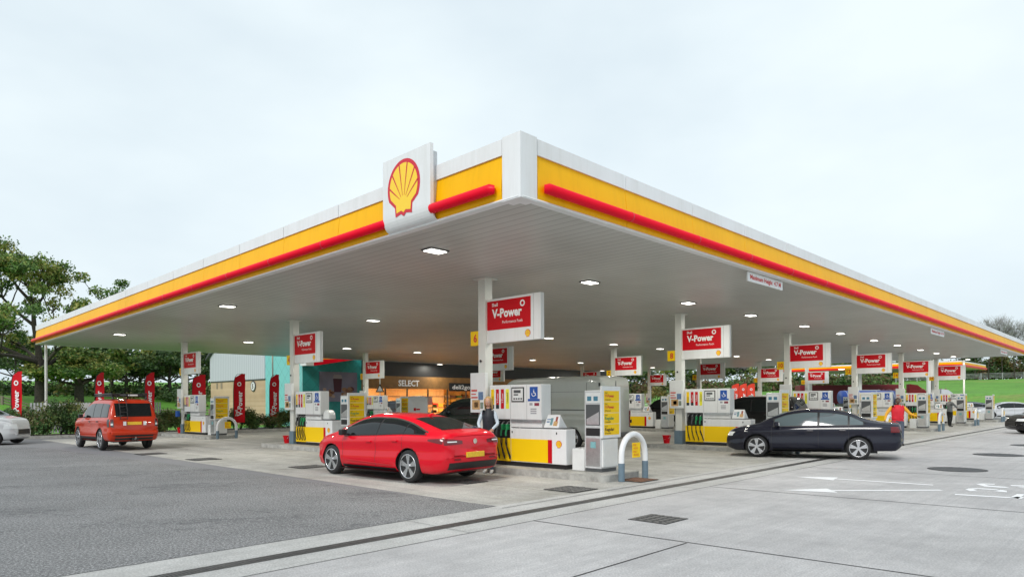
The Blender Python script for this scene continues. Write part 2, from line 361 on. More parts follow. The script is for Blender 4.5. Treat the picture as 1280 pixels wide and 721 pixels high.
# painted arrows and lettering
b = MB()
def arrow(tip, head, tail, wing):
    T, H, E = G(*tip), G(*head), G(*tail); d = (T - H).normalized(); n_ = Vector((-d.y, d.x, 0)); z = Vector((0, 0, .004)); dd = (E - T).normalized(); n2 = Vector((-dd.y, dd.x, 0))
    b.poly([T + z, H + n_ * wing + z, H - n_ * wing + z], M_line)
    b.poly([H + n2 * .07 + z * 1.001, H - n2 * .07 + z * 1.001, E - n2 * .07 + z * 1.001, E + n2 * .07 + z * 1.001][::-1], M_line)
arrow((976, 612.2), (1040, 612.9), (1176, 612.3), .30); arrow((992, 595.4), (1044, 598.2), (1166, 606), .33)
struct(b.build('road_arrows'))
b = MB()      # letters as seen from the lane, foreshortened across the picture
def pix(pts): b.poly([G(x, y, .004) for x, y in pts], M_line)
pix([(1193, 616.7), (1193, 618.0), (1276, 622.8), (1280, 620.9), (1270, 620.3), (1266, 621)]); pix([(1262, 621.0), (1272, 622.6), (1281, 617.3), (1271, 616.9)])
pix([(1206, 611.2), (1212, 613.4), (1222, 613.3), (1216, 611.4), (1222, 610.6), (1245, 612.2), (1252, 611.6), (1224, 609.6), (1210, 610)]); pix([(1238, 613.4), (1258, 614.8), (1258, 613.0), (1250, 611.2), (1244, 612.2), (1248, 613.2)])
pix([(1219, 604.4), (1230, 607.6), (1250, 609), (1262, 609.2), (1256, 607.8), (1236, 606.4), (1230, 604.9), (1242, 605.2), (1244, 604.2), (1226, 603.8)])
pix([(1262, 605.6), (1264, 607), (1296, 608.4), (1296, 606.8)]); pix([(1270, 608.2), (1284, 610.4), (1298, 610.6), (1298, 609.4)])
struct(b.build('road_lettering'))
# manholes and covers
def rect_cover(px, py, su, sa, m, label):
    u, a = toUA(G(px, py)); b = MB(); b.box(-sa / 2, sa / 2, -su / 2, su / 2, 0, .006, M_joint); n = 5
    for i in range(n):
        for j in range(n):
            w, h = sa / n, su / n; b.box(-sa / 2 + i * w + .02, -sa / 2 + (i + 1) * w - .012, -su / 2 + j * h + .02, -su / 2 + (j + 1) * h - .012, .004, .011, m)
    o = b.build('drain_cover'); o.location = UA(u, a, 0); o.rotation_euler = (0, 0, YAW); tag(o, label, 'drain cover', 'square drain covers set in the paving')
rect_cover(822, 648.5, .62, .62, M_iron, 'square dark grate in the open slabs, nearest the camera')
rect_cover(713, 611, .75, .75, M_iron, 'square grey grate on the apron just before the yellow price terminal')
rect_cover(797, 599.5, .7, .6, M_rusty, 'rusty brown cover beside the nearest white hoop barrier')
rect_cover(585, 601.5, .6, .6, M_iron, 'dark cover in the shadow under the red hatchback tail')
rect_cover(254, 573.5, .8, .8, M_iron, 'dark cover in front of the tagged 3 island')
rect_cover(188, 566.8, .8, .8, M_iron, 'dark cover right behind the orange off-roader')
rect_cover(385, 583, .8, .7, M_iron, 'faint cover left of the red hatchback front wheel')
def round_cover(px, py, r, label):
    b = MB(); b.cyl((0, 0, 0), r, .006, M_joint, 36); 
    for k in range(-6, 7):
        w = math.sqrt(max(0, (r * .93) ** 2 - (k * r / 7) ** 2)); b.box(-w, w, k * r / 7 - .022, k * r / 7 + .022, .004, .011, M_dgrey)
    o = b.build('manhole_cover'); o.location = G(px, py); tag(o, label, 'manhole', 'round manhole covers in the lane')
round_cover(1196, 586.5, .62, 'large round manhole just above the painted arrows'); round_cover(1248, 568.3, .66, 'second round manhole, farther up the lane near the right edge'); round_cover(1290, 556.5, .66, 'farthest round manhole, half out at the right edge')

# ================================================================== canopy
SZ = 4.81
C0 = Vector((.146, 10.4)); CR = Vector((36.9, 49.1)); CL = Vector((-25.0, 35.9)); CB = CR + CL - C0
can = thing('station_canopy', 'huge flat white petrol station canopy with yellow fascia and red tube', 'canopy', (0, 0, 0))
b = MB(); b.prism([C0 + (CR - C0) * .002 + (CL - C0) * .002, CR, CB, CL], SZ, SZ + .25, M_soff); b.build('soffit', can)
b = MB(); b.prism([C0, CR, CB, CL], SZ + .252, SZ + .8, M_white2); b.build('roof_deck', can)
FH = .98
def edge(p, q, lead, tail, nrm_sign, with_white=True):
    d = (q - p); L = d.length; d = d.normalized(); n_ = Vector((d.y, -d.x)) * nrm_sign
    def pt(t, k, z): r = p + d * t + n_ * k; return (r.x, r.y, SZ + z)
    def ext(bb, prof, t0, t1, m):
        n = len(prof); vs = [pt(t0, k, z) for k, z in prof] + [pt(t1, k, z) for k, z in prof]
        fs = [[i, (i + 1) % n, (i + 1) % n + n, i + n] for i in range(n)] + [list(range(n))[::-1], list(range(n, 2 * n))]
        if nrm_sign < 0: fs = [f[::-1] for f in fs]
        bb.add(vs, fs, m)
    w = MB()
    pan = 2.45; t = lead
    while t < L - .01:
        t1 = min(t + pan, L - .0); ext(w, [(-.02, .72), (.035, .72), (.035, FH - .01), (-.02, FH)], t + .012, t1 - .012, M_white); t = t1
    ext(w, [(-.10, -.012), (.045, -.012), (.06, .005), (.045, .03), (-.10, .03)], 0, L, M_white2)
    w.build('white_fascia', can)
    y = MB(); t = lead
    while t < L - tail:
        t1 = min(t + pan, L - tail); ext(y, [(-.02, .032), (.035, .032), (.05, .10), (.055, .2), (.045, .36), (.025, .55), (.005, .718), (-.05, .718)], t + .006, t1 - .006, M_yel); t = t1
    y.build('yellow_fascia', can)
    k = MB(); ext(k, [(-.06, .02), (-.03, .02), (-.03, FH - .02), (-.06, FH - .02)], .3, L, M_dgrey); k.build('fascia_backing', can)
    return pt, L
ptR, LR = edge(C0, CR, .34, .02, 1); ptL, LL = edge(C0, CL, .36, .02, -1)
ptBR, _ = edge(CR, CB, .02, .02, 1); ptBL, _ = edge(CL, CB, .02, .02, -1)
b = MB()     # folded white corner
e1 = (CR - C0).normalized(); e2 = (CL - C0).normalized()
def cpt(s, t, z): r = C0 + e1 * s + e2 * t; return (r.x, r.y, SZ + z)
b.prism([C0 + e1 * .33 - e2 * .05, C0 - e1 * .05 - e2 * .05, C0 - e1 * .05 + e2 * .35, C0 + e2 * .35 + e1 * .2, C0 + e1 * .2 + e2 * .2, C0 + e2 * .2 + e1 * .33][::-1], SZ - .016, SZ + FH + .004, M_white); b.build('corner_panel', can)
def tube_run(pt, t0, t1, name='red_tube'):
    b = MB(); k, z, r = .14, .2, .086
    b.tube([pt(t0, k - .05, z), pt(t0 + .05, k, z), pt(t1, k, z)], r, M_red, 14, True, [r * .75, r, r])
    t = t0 + 2.3
    while t < t1: b.tube([pt(t, k, z), pt(t + .03, k, z)], r + .004, M_shred, 14); t += 2.45
    b.build(name, can)
tube_run(ptR, .45, LR + .1); tube_run(ptL, .48, 2.0); tube_run(ptL, 3.36, LL + .15)
# emblem board on the left edge
brd = thing('emblem_board', 'square white board with red and yellow shell emblem on the canopy edge', 'sign')
b = MB(); t0, t1 = 1.966, 3.39; z0, z1 = .02, 1.32
prof = [(.13, z1), (.20, z1), (.20, .30), (.196, .24), (.186, .18), (.168, .13), (.144, .085), (.114, .05), (.078, .025), (.04, .01), (.0, .004), (.0, .02), (.08, .04), (.13, .12)]
def extL(bb, prof, t0, t1, m):
    n = len(prof); vs = [ptL(t0, k, z) for k, z in prof] + [ptL(t1, k, z) for k, z in prof]
    bb.add(vs, [[i, (i + 1) % n, (i + 1) % n + n, i + n][::-1] for i in range(n)] + [list(range(n)), list(range(n, 2 * n))[::-1]], m)
extL(b, prof, t0, t1, M_white); b.build('board', brd); b = MB(); extL(b, [(.0, 1.22), (.128, 1.22), (.128, .1), (.0, .1)], t0 + .06, t1 - .06, M_grey); b.build('mounting_box', brd)
b = MB(); sh = MB(); pecten(sh, (0, 0, 0), 1.0, M_shred, M_shyel)
q = sh.v; cc = 2.74
b.add([ptL(cc - x * .98, .20 - y, .69 + z * .98) for x, y, z in q], sh.f, M_shred); me_m = sh.m
o = b.build('emblem', brd)
o.data.materials.append(M_shyel)
for p, i in zip(o.data.polygons, sh.m): p.material_index = i
b = MB(); b.box(0, 0.001, 0, .001, 0, .001, M_dgrey) if False else None
# height notices under the right edge
def notice(t0, t1, zt, zb, label, txt=True):
    T = thing('height_notice', label, 'sign', ptR(t0, -.12, 0), math.atan2(e1.y, e1.x), 'maximum height notices under the canopy edge'); L = t1 - t0
    b = MB(); b.box(0, L, -.015, .015, zb, zt, M_white); b.build('board', T)
    b = MB(); text(b, 'Maximum Height  4.7 M', .15, (L * .06, -.019, zb + (zt - zb) * .3), M_txtr, .004, width=L * .88); b.build('lettering', T)
def tR(px):      # distance along the right edge at a picture column
    k = (px - 640) / F; return (k * C0.y - C0.x) / (e1.x - k * e1.y)
notice(tR(941), tR(984), -.03, -.25, 'long white and red height notice under the canopy edge, nearest of three')
notice(tR(1168), tR(1184), -.03, -.28, 'small height notice under the canopy edge, middle of three')
notice(tR(1254), tR(1262), -.03, -.3, 'tiny height notice under the canopy edge, farthest of three')
# soffit lamps, each a recessed fitting that really shines
lamps = [(545,312.5),(738,352),(861,378),(939,393.4),(1006,407),(1051,416.3),(1093,425),(1122,431),(1151,436.8),(1171,441),(1192,445.2),(1210,448.8),
 (285,382),(150,417.5),(467,400),(434,435),(311,427),(522,440),(550,455),(686.5,422),(666,449.6),(726,453),(767.5,430),(825.5,435.4),(921,444.8),(961,449),(753,463),(816,459)]
lw = ['nearest of all, by the emblem board', 'above the hanging sign of column 6', 'above the column tagged 8', 'right above the column tagged 8 sign', 'past the third front column', 'fifth along the right edge', 'sixth along the right edge', 'seventh along the right edge',
 'eighth along the right edge', 'ninth along the right edge', 'tenth along the right edge', 'last along the right edge', 'near the left edge, above the feather flags', 'at the far left tip of the canopy', 'between column 4 and column 6', 'left of the back row sign by the shop', 'between columns 3 and 4',
 'left of the shop name, before the fascia', 'closest to the shop, right of its name', 'just right of the sign on column 6', 'above the front of the silver van', 'above the middle of the silver van', 'above the rear of the silver van', 'left of the column tagged 8', 'right of the column tagged 8 sign, middle row', 'left of the third front column', 'far back above the van roof', 'far back before the green field']
b = MB(); b.box(-.24, .24, -.17, .17, -.025, -.004, M_dgrey); me_fr = b.mesh('lamp_frame')
b = MB(); b.box(-.2, .2, -.13, .13, -.04, -.027, M_light); me_di = b.mesh('lamp_diffuser')
for (px, py), w_ in zip(lamps, lw):
    d = F * (SZ - CAMZ) / (hor(px) - py); p = at(px, d, SZ)
    T = thing('canopy_light', 'rectangular canopy light ' + w_, 'ceiling light', p, YAW + R(90), 'lights recessed in the canopy soffit')
    for nm, me in (('frame', me_fr), ('diffuser', me_di)):
        o = bpy.data.objects.new(nm, me); COL.objects.link(o); o.parent = T
    l = bpy.data.lights.new('canopy_lamp', 'AREA'); l.shape = 'RECTANGLE'; l.size = .4; l.size_y = .26; l.energy = 105; l.color = (1, .97, .86)
    o = bpy.data.objects.new('bulb', l); COL.objects.link(o); o.parent = T; o.location = (0, 0, -.06)
# slim corner posts
for p, q, lb in ((CL, .35, 'slim white post standing under the far left canopy corner'), (CR + (CB - CR) * .02, .4, 'slim white post standing under the far right canopy end')):
    d = at(48, p.y) if q == .35 else at(1205, 55)
    b = MB(); b.cyl((0, 0, 0), .07, SZ, M_post, 10); o = b.build('corner_post'); o.location = (d.x, d.y + (.6 if q == .35 else 0), 0); tag(o, lb, 'post', 'slim posts under the canopy corners')

# ================================================================== pump islands
# one prototype of each kind in island coordinates: x runs along the island towards the lane (a), y runs u
isl = []
def ispos(px, ytop=None, d=None):
    d = d or F * (SZ - CAMZ) / (hor(px) - ytop); return at(px, d, 0)
#  column px, depth, words for labels, tag text, full equipment, pump visible
ISL = [
 (602.5, 17.28, 'on the nearest island beside the red hatchback tail', '6', 1),
 (848, 24.5, 'on the front row island right of the silver van', '8', 1),
 (983.5, 31.9, 'on the front row island behind the dark passing saloon', '10', 1),
 (1067.5, 39.0, 'on the front row island left of the person in red', '12', 1),
 (1126, 46.0, 'on the front row island where the man in grey stands', '14', 1),
 (1170, 53.0, 'on the farthest front row island before the silver saloon', '16', 1),
 (364.5, 25.8, 'on the island left of the red hatchback bonnet', '4', 1),
 (766, 40.2, 'on the middle row island seen past the silver van rear', '7', 1),
 (873, 47.9, 'on the middle row island behind the column tagged 8', '9', 1),
 (949, 55.5, 'on the middle row island by the three leaning flags', '11', 1),
 (1008, 63.0, 'on the middle row island before the red lorry trailer', '13', 1),
 (227.5, 35.1, 'on the island beside the orange off-roader', '3', 1),
 (455, 43.2, 'on the back row island before the coffee poster', '5', 1),
 (603, 33.0, 'hidden behind column 6 on the middle row', '', 0),
 (606, 51.5, 'lowest behind column 6 on the back row', '', 0),
 (727, 60.6, 'on the back row showing above the van roof', '', 0),
 (811, 68.0, 'on the back row before the green field', '', 0),
]
def put(proto, first, loc, label, group):
    if not first[0]:
        first[0] = True; proto.location = loc; tag(proto, label, None, group); return proto
    return dup(proto, loc, None, label, group)
BL = (0, 0, 0)
# kerbed island
YAW2 = YAW + R(2.5)
IS = thing('pump_island', 'x', 'kerb', BL, YAW2)
def rounded(x0, x1, y0, y1, r, n=5):
    pts = []
    for cx, cy, a0 in ((x1 - r, y1 - r, 0), (x0 + r, y1 - r, 90), (x0 + r, y0 + r, 180), (x1 - r, y0 + r, 270)):
        pts += [(cx + r * math.cos(R(a0 + 90 * k / n)), cy + r * math.sin(R(a0 + 90 * k / n))) for k in range(n + 1)]
    return pts
b = MB(); b.prism(rounded(-1.5, 4.05, -.5, .95, .18), -.02, .13, M_kerb); b.prism(rounded(-1.45, 4.0, -.45, .9, .16), .13, .137, M_apron); IS0 = b.build('kerb', IS)
# column
CO = thing('canopy_column', 'x', 'column', BL, YAW)
b = MB(); b.box(-.13, .13, -.0, .26, .13, SZ - .004, M_post, .012); b.build('post', CO)
b = MB(); b.box(-.16, .16, -.03, .29, .132, .62, M_sleeve, .01); b.build('foot_sleeve', CO)
b = MB(); b.box(-.22, .22, -.09, .35, SZ - .03, SZ - .004, M_post); b.build('head_plate', CO)
b = MB(); b.box(-.28, .26, -.14, -.035, 1.42, 2.42, M_white2, .01); b.build('notice_box', CO)
b = MB(); b.box(-.245, .225, -.15, -.142, 1.47, 2.15, M_white)
for k, (x0, x1, z0, z1, cname, cc) in enumerate([(-.23, -.02, 1.95, 2.0, 'p', (.6, .1, .08)), (-.23, -.06, 1.87, 1.9, 'p', (.6, .1, .08)), (-.23, .0, 1.78, 1.82, 'p', (.6, .1, .08)), (0.03, .2, 1.74, 1.94, 'q', (.12, .2, .35)), (-.2, .08, 1.50, 1.74, 'r', (.55, .33, .14)), (-.12, .02, 1.55, 1.68, 's', (.3, .05, .03)), (.1, .2, 1.52, 1.68, 't', (.2, .25, .2))]):
    b.box(x0, x1, -.156, -.151, z0, z1, mat('print_' + cname, cc, .5, noise=.3, nscale=20))
b.build('notice', CO)
b = MB(); b.cyl((-.02, -.03, 2.72), .035, .03, M_black, 10, 'Y', .02); b.build('camera_dome', CO)
# number tags
def add_tag(co, txt):
    b = MB(); b.box(-.48, -.132, .06, .16, 3.13, 3.50, M_yel2, .008); o = b.build('number_tag', co)
    b = MB(); text(b, txt, .28, (-.30, .055, 3.22), M_txtr, .008, center=True, width=.13 if len(txt) == 1 else .2); text(b, txt, .28, (-.30, .165, 3.22), M_txtr, .008, center=True, plane='+Y', width=.13 if len(txt) == 1 else .2); b.build('number', o)
# hanging sign: white box with red illuminated-looking print on both sides
SG = thing('hanging_sign', 'x', 'sign', BL, YAW)
b = MB(); b.box(.05, 1.93, .07, .20, 3.16, 4.26, M_white, .012); b.box(1.70, 1.72, .067, .203, 3.17, 4.25, M_grey); b.build('sign_box', SG)
b = MB(); b.box(.14, 1.62, .062, .07, 3.48, 4.20, M_redp); b.box(.14, 1.62, .2, .208, 3.48, 4.20, M_redp); b.build('red_face', SG)
b = MB()
for pl, s_, y in (('-Y', 1, .058), ('+Y', -1, .212)):
    def X(x): return x if s_ > 0 else 1.76 - x
    text(b, 'V-Power', .30, (X(.32), y, 3.78), M_txt, .011, plane=pl, width=1.02)
    text(b, 'Shell', .12, (X(.32), y, 4.06), M_txt, .002, plane=pl, width=.2)
    text(b, 'Performance Fuels', .1, (X(.68), y, 3.62), M_txt, .0, plane=pl, width=.68)
    n = 18; c = (X(1.36), 4.06)
    for k in range(n):
        a0, a1 = 2 * math.pi * k / n, 2 * math.pi * (k + 1) / n
        q = [(c[0] + r * math.cos(a), y, c[1] + r * math.sin(a)) for r, a in ((.045, a0), (.08, a0), (.08, a1), (.045, a1))]; b.poly(q, M_txt)
b.build('lettering', SG)
b = MB(); pecten(b, (1.52, .07, 3.32), .18, M_shred, M_shyel); pecten(b, (1.52, .2, 3.32), .18, M_shred, M_shyel, '+Y'); b.build('emblem', SG)
# fuel pump
PU = thing('fuel_pump', 'x', 'fuel pump', BL, YAW2)
b = MB(); b.box(.28, 2.62, .03, .33, .137, .24, M_black); b.build('plinth', PU)
b = MB(); b.box(.96, 2.65, 0, .36, .24, 1.05, M_white, .012); b.build('cabinet', PU)
b = MB(); b.box(1.25, 2.6, .03, .33, 1.05, 1.075, M_dgrey); b.build('worktop', PU)
b = MB(); b.box(.98, 2.12, -.006, 0, .26, .80, M_yel2); b.box(.98, 2.12, .36, .366, .26, .80, M_yel2); b.build('yellow_panel', PU)
b = MB(); b.box(2.12, 2.24, -.007, 0, .26, .80, M_redp); b.box(2.12, 2.24, .36, .367, .26, .80, M_redp); b.build('red_stripe', PU)
b = MB(); pecten(b, (2.44, -.001, .70), .17, M_shred, M_shyel); b.build('emblem', PU)
b = MB(); b.box(1.0, 1.03, -.006, 0, .93, .98, M_black); b.box(2.36, 2.39, -.006, 0, .93, .98, M_black); b.build('lock', PU)
b = MB(); b.box(.26, .96, .02, .34, .24, .80, M_yel2); b.box(.26, .96, .10, .28, .8, 1.26, M_black); b.box(.26, .30, .02, .34, .8, 1.26, M_white2); b.box(.93, .96, .02, .34, .8, 1.26, M_white2); b.build('nozzle_bay', PU)
b = MB(); b.box(.26, 1.93, .0, .36, 1.26, 2.1, M_white, .012); b.box(.965, 1.93, .03, .33, 1.075, 1.2, M_white); b.build('head', PU)
b = MB(); b.box(.97, 1.93, -.008, .368, 1.2, 1.26, M_steel); b.build('shelf_rail', PU)
b = MB()
for k, (c1, c2) in enumerate(((M_yel2, M_black), (M_redp, M_black), (M_redp, M_redp), (mat('lime_print', (.85, .80, .05)), mat('lime_print', (.85, .80, .05))))):
    x = .32 + k * .165
    b.box(x, x + .1, -.005, 0, 1.62, 2.0, c1); b.box(x, x + .1, -.006, 0, 1.52, 1.62, c2)
    text(b, ('Diesel', 'V-Power', 'V-Power', 'Unleaded')[k], .09, (x + .085, -.009, 1.66), M_txt if k in (1, 2) else M_txtd, 0, spin=R(90), sx=.75)
b.build('grade_labels', PU)
b = MB(); b.box(1.0, 1.40, -.008, 0, 1.68, 2.04, M_black); b.box(1.03, 1.37, -.012, -.008, 1.71, 2.01, M_white2); b.box(1.08, 1.30, -.016, -.012, 1.90, 1.97, M_dgrey); b.box(1.08, 1.22, -.016, -.012, 1.84, 1.875, M_dgrey)
for k in range(4): b.box(1.07 + k * .075, 1.12 + k * .075, -.015, -.012, 1.74, 1.78, M_dgrey)
b.build('display', PU)
b = MB(); b.box(.962, .966, -.002, .0, 1.27, 2.09, M_dgrey); b.box(1.48, 1.484, -.002, 0, 1.27, 2.09, M_dgrey); b.build('door_seam', PU)
b = MB(); b.box(1.58, 1.82, -.006, 0, 1.76, 2.04, M_blue); b.box(1.52, 1.88, -.007, 0, 1.70, 1.755, M_blue)
# white wheelchair user symbol
b.tube([(1.71, -.010, 1.99), (1.71, -.010, 1.985)], .018, M_txt, 10); b.poly([(1.69, -.010, 1.96), (1.72, -.010, 1.96), (1.72, -.010, 1.89), (1.70, -.010, 1.89)], M_txt); b.poly([(1.70, -.0105, 1.91), (1.76, -.0105, 1.90), (1.78, -.0105, 1.83), (1.765, -.0105, 1.83), (1.745, -.0105, 1.885), (1.70, -.0105, 1.89)], M_txt)
for k in range(12):
    a0, a1 = R(150 + k * 17), R(150 + (k + 1) * 17); b.poly([(1.70 + r * math.cos(a), -.0102, 1.87 + r * math.sin(a)) for r, a in ((.045, a0), (.06, a0), (.06, a1), (.045, a1))], M_txt)
b.build('access_sign', PU)
b = MB()
for k in range(3): b.box(1.60, 1.78, -.004, 0, 1.40 + k * .05, 1.43 + k * .05, mat('grey_print', (.35, .35, .38)))
b.box(1.57, 1.66, -.004, 0, 1.6, 1.66, mat('grey_print', (.35, .35, .38))); b.box(1.72, 1.86, -.004, 0, 1.59, 1.66, mat('wine_print', (.25, .03, .06))); b.build('small_notice', PU)
for k in range(4):
    x = .38 + k * .155; cm = (M_black, M_dgrey, M_green, M_green)[k]
    b = MB(); b.box(x - .025, x + .025, -.03, .09, 1.0, 1.14, cm, .01); b.tube([(x, -.02, 1.12), (x, .04, 1.19), (x, .09, 1.2)], .016, M_steel, 8); b.tube([(x, -.03, 1.0), (x, -.05, .93), (x, -.045, .86)], .022, cm, 8); n_ = b.build('nozzle', PU)
    b = MB(); sw = .05 + .02 * k; b.tube([(x, -.045, .87), (x + .01, -.07, .7), (x + sw, -.09, .45), (x + sw + .03, -.05, .30), (x + sw - .01, .0, .36), (x - .02, .0, .6), (x - .03, .03, .82)], .013, M_rubber, 7); b.build('hose', n_)
# advert card on the worktop
AD = thing('advert_card', 'x', 'advert card', BL, YAW2)
def wedge(pts, y0, y1, m): MBX.prism(pts, y0, y1, m, 'Y')
b = MB(); b.add([(1.98, .02, 1.08), (2.42, .02, 1.08), (2.38, .14, 1.38), (2.02, .14, 1.38), (1.98, .34, 1.08), (2.42, .34, 1.08)], [(0, 1, 2, 3), (4, 3, 2, 5), (0, 3, 4), (1, 5, 2)], M_white); b.build('card', AD)
b = MB()
def onc(x0, x1, t0, t1, m):
    def q(x, t): return (x, .02 + .12 * t - .004, 1.08 + .30 * t + .001)
    b.poly([q(x0, t0), q(x1, t0), q(x1, t1), q(x0, t1)], m)
onc(2.03, 2.14, .60, .68, mat('print_q', (.12, .2, .35))); onc(2.03, 2.12, .4, .5, mat('print_q', (.12, .2, .35))); onc(2.14, 2.21, .2, .75, mat('teal_print', (.15, .3, .33))); onc(2.24, 2.36, .15, .5, mat('print_r', (.55, .33, .14))); onc(2.28, 2.34, .5, .85, mat('print_s', (.3, .05, .03)))
b.build('advert_print', AD)
# low equipment box between pump and terminal
LB = thing('service_box', 'x', 'service box', BL, YAW2)
b = MB(); b.box(2.78, 3.12, .05, .5, .137, .62, M_white2, .01); b.build('body', LB); b = MB(); b.box(2.80, 3.10, .07, .48, .62, .635, M_grey); b.build('lid', LB)
# payment terminal with a price board on its end
TE = thing('payment_terminal', 'x', 'pay terminal', BL, YAW2)
b = MB(); b.box(3.18, 3.60, .02, .60, .137, .21, M_dgrey); b.build('base', TE)
b = MB(); b.box(3.16, 3.60, 0, .62, .21, 1.93, M_grey, .012); b.build('body', TE)
b = MB(); b.box(3.20, 3.58, -.006, 0, 1.66, 1.88, M_white2); b.box(3.24, 3.35, -.01, -.006, 1.70, 1.80, M_screen); b.box(3.41, 3.52, -.01, -.006, 1.70, 1.80, M_screen); b.build('display', TE)
b = MB(); b.box(3.20, 3.57, -.004, 0, 1.16, 1.62, M_dgrey); b.add([(3.22, -.006, 1.18), (3.55, -.006, 1.18), (3.55, -.006, 1.46), (3.22, -.006, 1.30)], [(0, 1, 2, 3)], M_steel); b.build('paper_towel_bay', TE)
b = MB(); b.box(3.20, 3.57, -.005, 0, .93, 1.10, M_black, .002); b.build('card_slot', TE)
b = MB(); b.box(3.20, 3.57, -.004, 0, .26, .88, M_steel); b.box(3.32, 3.46, -.008, -.004, .66, .8, mat('pale_teal_print', (.2, .42, .45))); b.build('lower_door', TE)
b = MB(); b.box(3.60, 3.66, -.04, .70, .88, 2.02, M_white, .01); pb = b.build('price_board', TE)
b = MB()
for k in range(4):
    z1 = 1.92 - k * .245; b.box(3.66, 3.664, .03, .63, z1 - .235, z1, M_yel2)
b.build('price_panel', pb)
b = MB()
for k, (a_, c_, m_) in enumerate((('V-Power', 'Unleaded', M_txtr), ('V-Power', 'Diesel', M_txtr), ('Regular', 'Unleaded', mat('green_print', (.08, .3, .12))), ('Regular', 'Diesel', M_txtd))):
    z1 = 1.92 - k * .245
    text(b, 'Shell', .05, (3.668, .06, z1 - .06), M_txtd, plane='+X'); text(b, a_, .10, (3.668, .06, z1 - .145), m_, .002, plane='+X', width=.36); text(b, c_, .055, (3.668, .06, z1 - .21), M_txtd, plane='+X', width=.22)
b.build('price_lettering', pb)
b = MB(); b.box(3.60, 3.64, .02, .60, .25, .86, M_white2); b.build('end_cover', TE)
# hoop barrier
HO = thing('hoop_barrier', 'x', 'barrier', BL, YAW)
def hoop(z0, z1, seg=14):
    r = .45; pts = [(4.2, .05, z0)]
    if z1 < .5: pts.append((4.2, .05, z1)); return pts
    pts += [(4.2, .5 - r * math.cos(math.pi * k / seg), z1 - r + .0 + r * math.sin(math.pi * k / seg)) for k in range(seg + 1)]; pts.append((4.2, .95, z0)); return pts
b = MB(); b.tube([Vector(p) for p in hoop(.36, .98)], .062, M_white, 14); b.build('hoop', HO)
for y in (.05, .95): b = MB(); b.cyl((4.2, y, 0), .068, .38, M_sleeve, 14); b.build('foot', HO)
b = MB(); b.box(4.262, 4.27, .36, .66, .48, .80, M_yel2); n_ = b.build('notice', HO)
b = MB()
for k, t_ in enumerate(('ONE', 'HOSE', 'ONLY', 'PLEASE')): text(b, t_, .06, (4.273, .38 + .03 * (k % 2), .73 - k * .07), M_txtr, plane='+X')
b.build('notice_print', n_)
# fire bucket
BU = thing('fire_bucket', 'x', 'bucket', BL, YAW)
b = MB(); b.tube([(-.55, .1, .137), (-.55, .1, .42)], .12, M_redp, 16, False, [.10, .15]); b.cyl((-.55, .1, .15), .10, .01, M_black, 16); b.tube([(-.55 + .15 * math.cos(R(t)), .1 + .15 * math.sin(R(t)), .42) for t in range(0, 361, 24)], .012, M_redp, 6); b.build('pail', BU)
b = MB(); b.tube([(-.70, .1, .42), (-.68, .05, .33), (-.55, -.03, .28), (-.42, .05, .33), (-.40, .1, .42)], .006, M_steel, 6); b.build('handle', BU)
first = {}
protos = {'is': IS, 'co': CO, 'sg': SG, 'pu': PU, 'ad': AD, 'lb': LB, 'te': TE, 'ho': HO, 'bu': BU}
bpy.context.view_layer.update()
kids_of = {}
def dup_tree(o, loc, label, group):
    def rec(x, par):
        c = x.copy(); COL.objects.link(c)
        if par: c.parent = par
        for ch in kids_of.get(x, []): rec(ch, c)
        return c
    c = rec(o, None); c.location = loc; c['label'] = label; c['group'] = group; return c
for ob in list(bpy.data.objects):
    if ob.parent: kids_of.setdefault(ob.parent, []).append(ob)
def place(k, loc, label, group):
    first.setdefault(k, []).append((loc, label, group))
columns = []
for i, (px, d, w_, tx, full) in enumerate(ISL):
    loc = at(px, d, 0)
    c = dup_tree(CO, loc, 'white square canopy column ' + w_, 'canopy columns'); columns.append(c)
    if tx: add_tag(c, tx)
    dup_tree(SG, loc, 'red and white hanging sign ' + w_, 'hanging signs on the canopy columns')
    dup_tree(IS, loc, 'raised concrete kerb ' + w_.replace('on the ', 'of the ', 1), 'raised pump islands')
    if full:
        dup_tree(PU, loc, 'white fuel pump ' + w_, 'fuel pumps')
        dup_tree(LB, loc, 'low white box ' + w_, 'low boxes beside the pumps')
        dup_tree(TE, loc, 'yellow price board terminal ' + w_, 'terminals with price boards')
        dup_tree(HO, loc, 'white hoop barrier ' + w_.replace('on the nearest island ','nearest of all, ').replace('on the ', 'in the '), 'hoop barriers at island ends')
        if i not in (6, 11): dup_tree(AD, loc, 'small advert card ' + w_, 'advert cards on the pumps')
        if i in (1, 6, 11): dup_tree(BU, loc, 'red fire bucket ' + w_, 'red fire buckets')
for p in protos.values():
    def kill(x):
        for ch in kids_of.get(x, []): kill(ch)
        bpy.data.objects.remove(x)
    kill(p)
# an extra stand-alone terminal and hoop at the end of the row are seen before the silver saloon

# ================================================================== shop block
M_teal = mat('shaded_teal_cladding', (.015, .30, .29), rough=.35); nb = NB(M_teal)  # front face: canopy shade is put into this darker teal
v = nb.mapping(rot=(0, R(0), 0)); sx = nb.n.nodes.new('ShaderNodeSeparateXYZ'); nb.n.links.new(v, sx.inputs[0])
def lines(sa, sb, k, w):
    q = nb.n.nodes.new('ShaderNodeMath'); q.operation = 'ADD'; nb.n.links.new(sa, q.inputs[0]); nb.n.links.new(sb, q.inputs[1])
    q2 = nb.n.nodes.new('ShaderNodeMath'); q2.operation = 'MULTIPLY'; nb.n.links.new(q.outputs[0], q2.inputs[0]); q2.inputs[1].default_value = k
    q3 = nb.n.nodes.new('ShaderNodeMath'); q3.operation = 'FRACT'; nb.n.links.new(q2.outputs[0], q3.inputs[0])
    return nb.ramp(q3.outputs[0], [(0, (.45, .45, .45)), (w, (1, 1, 1))])
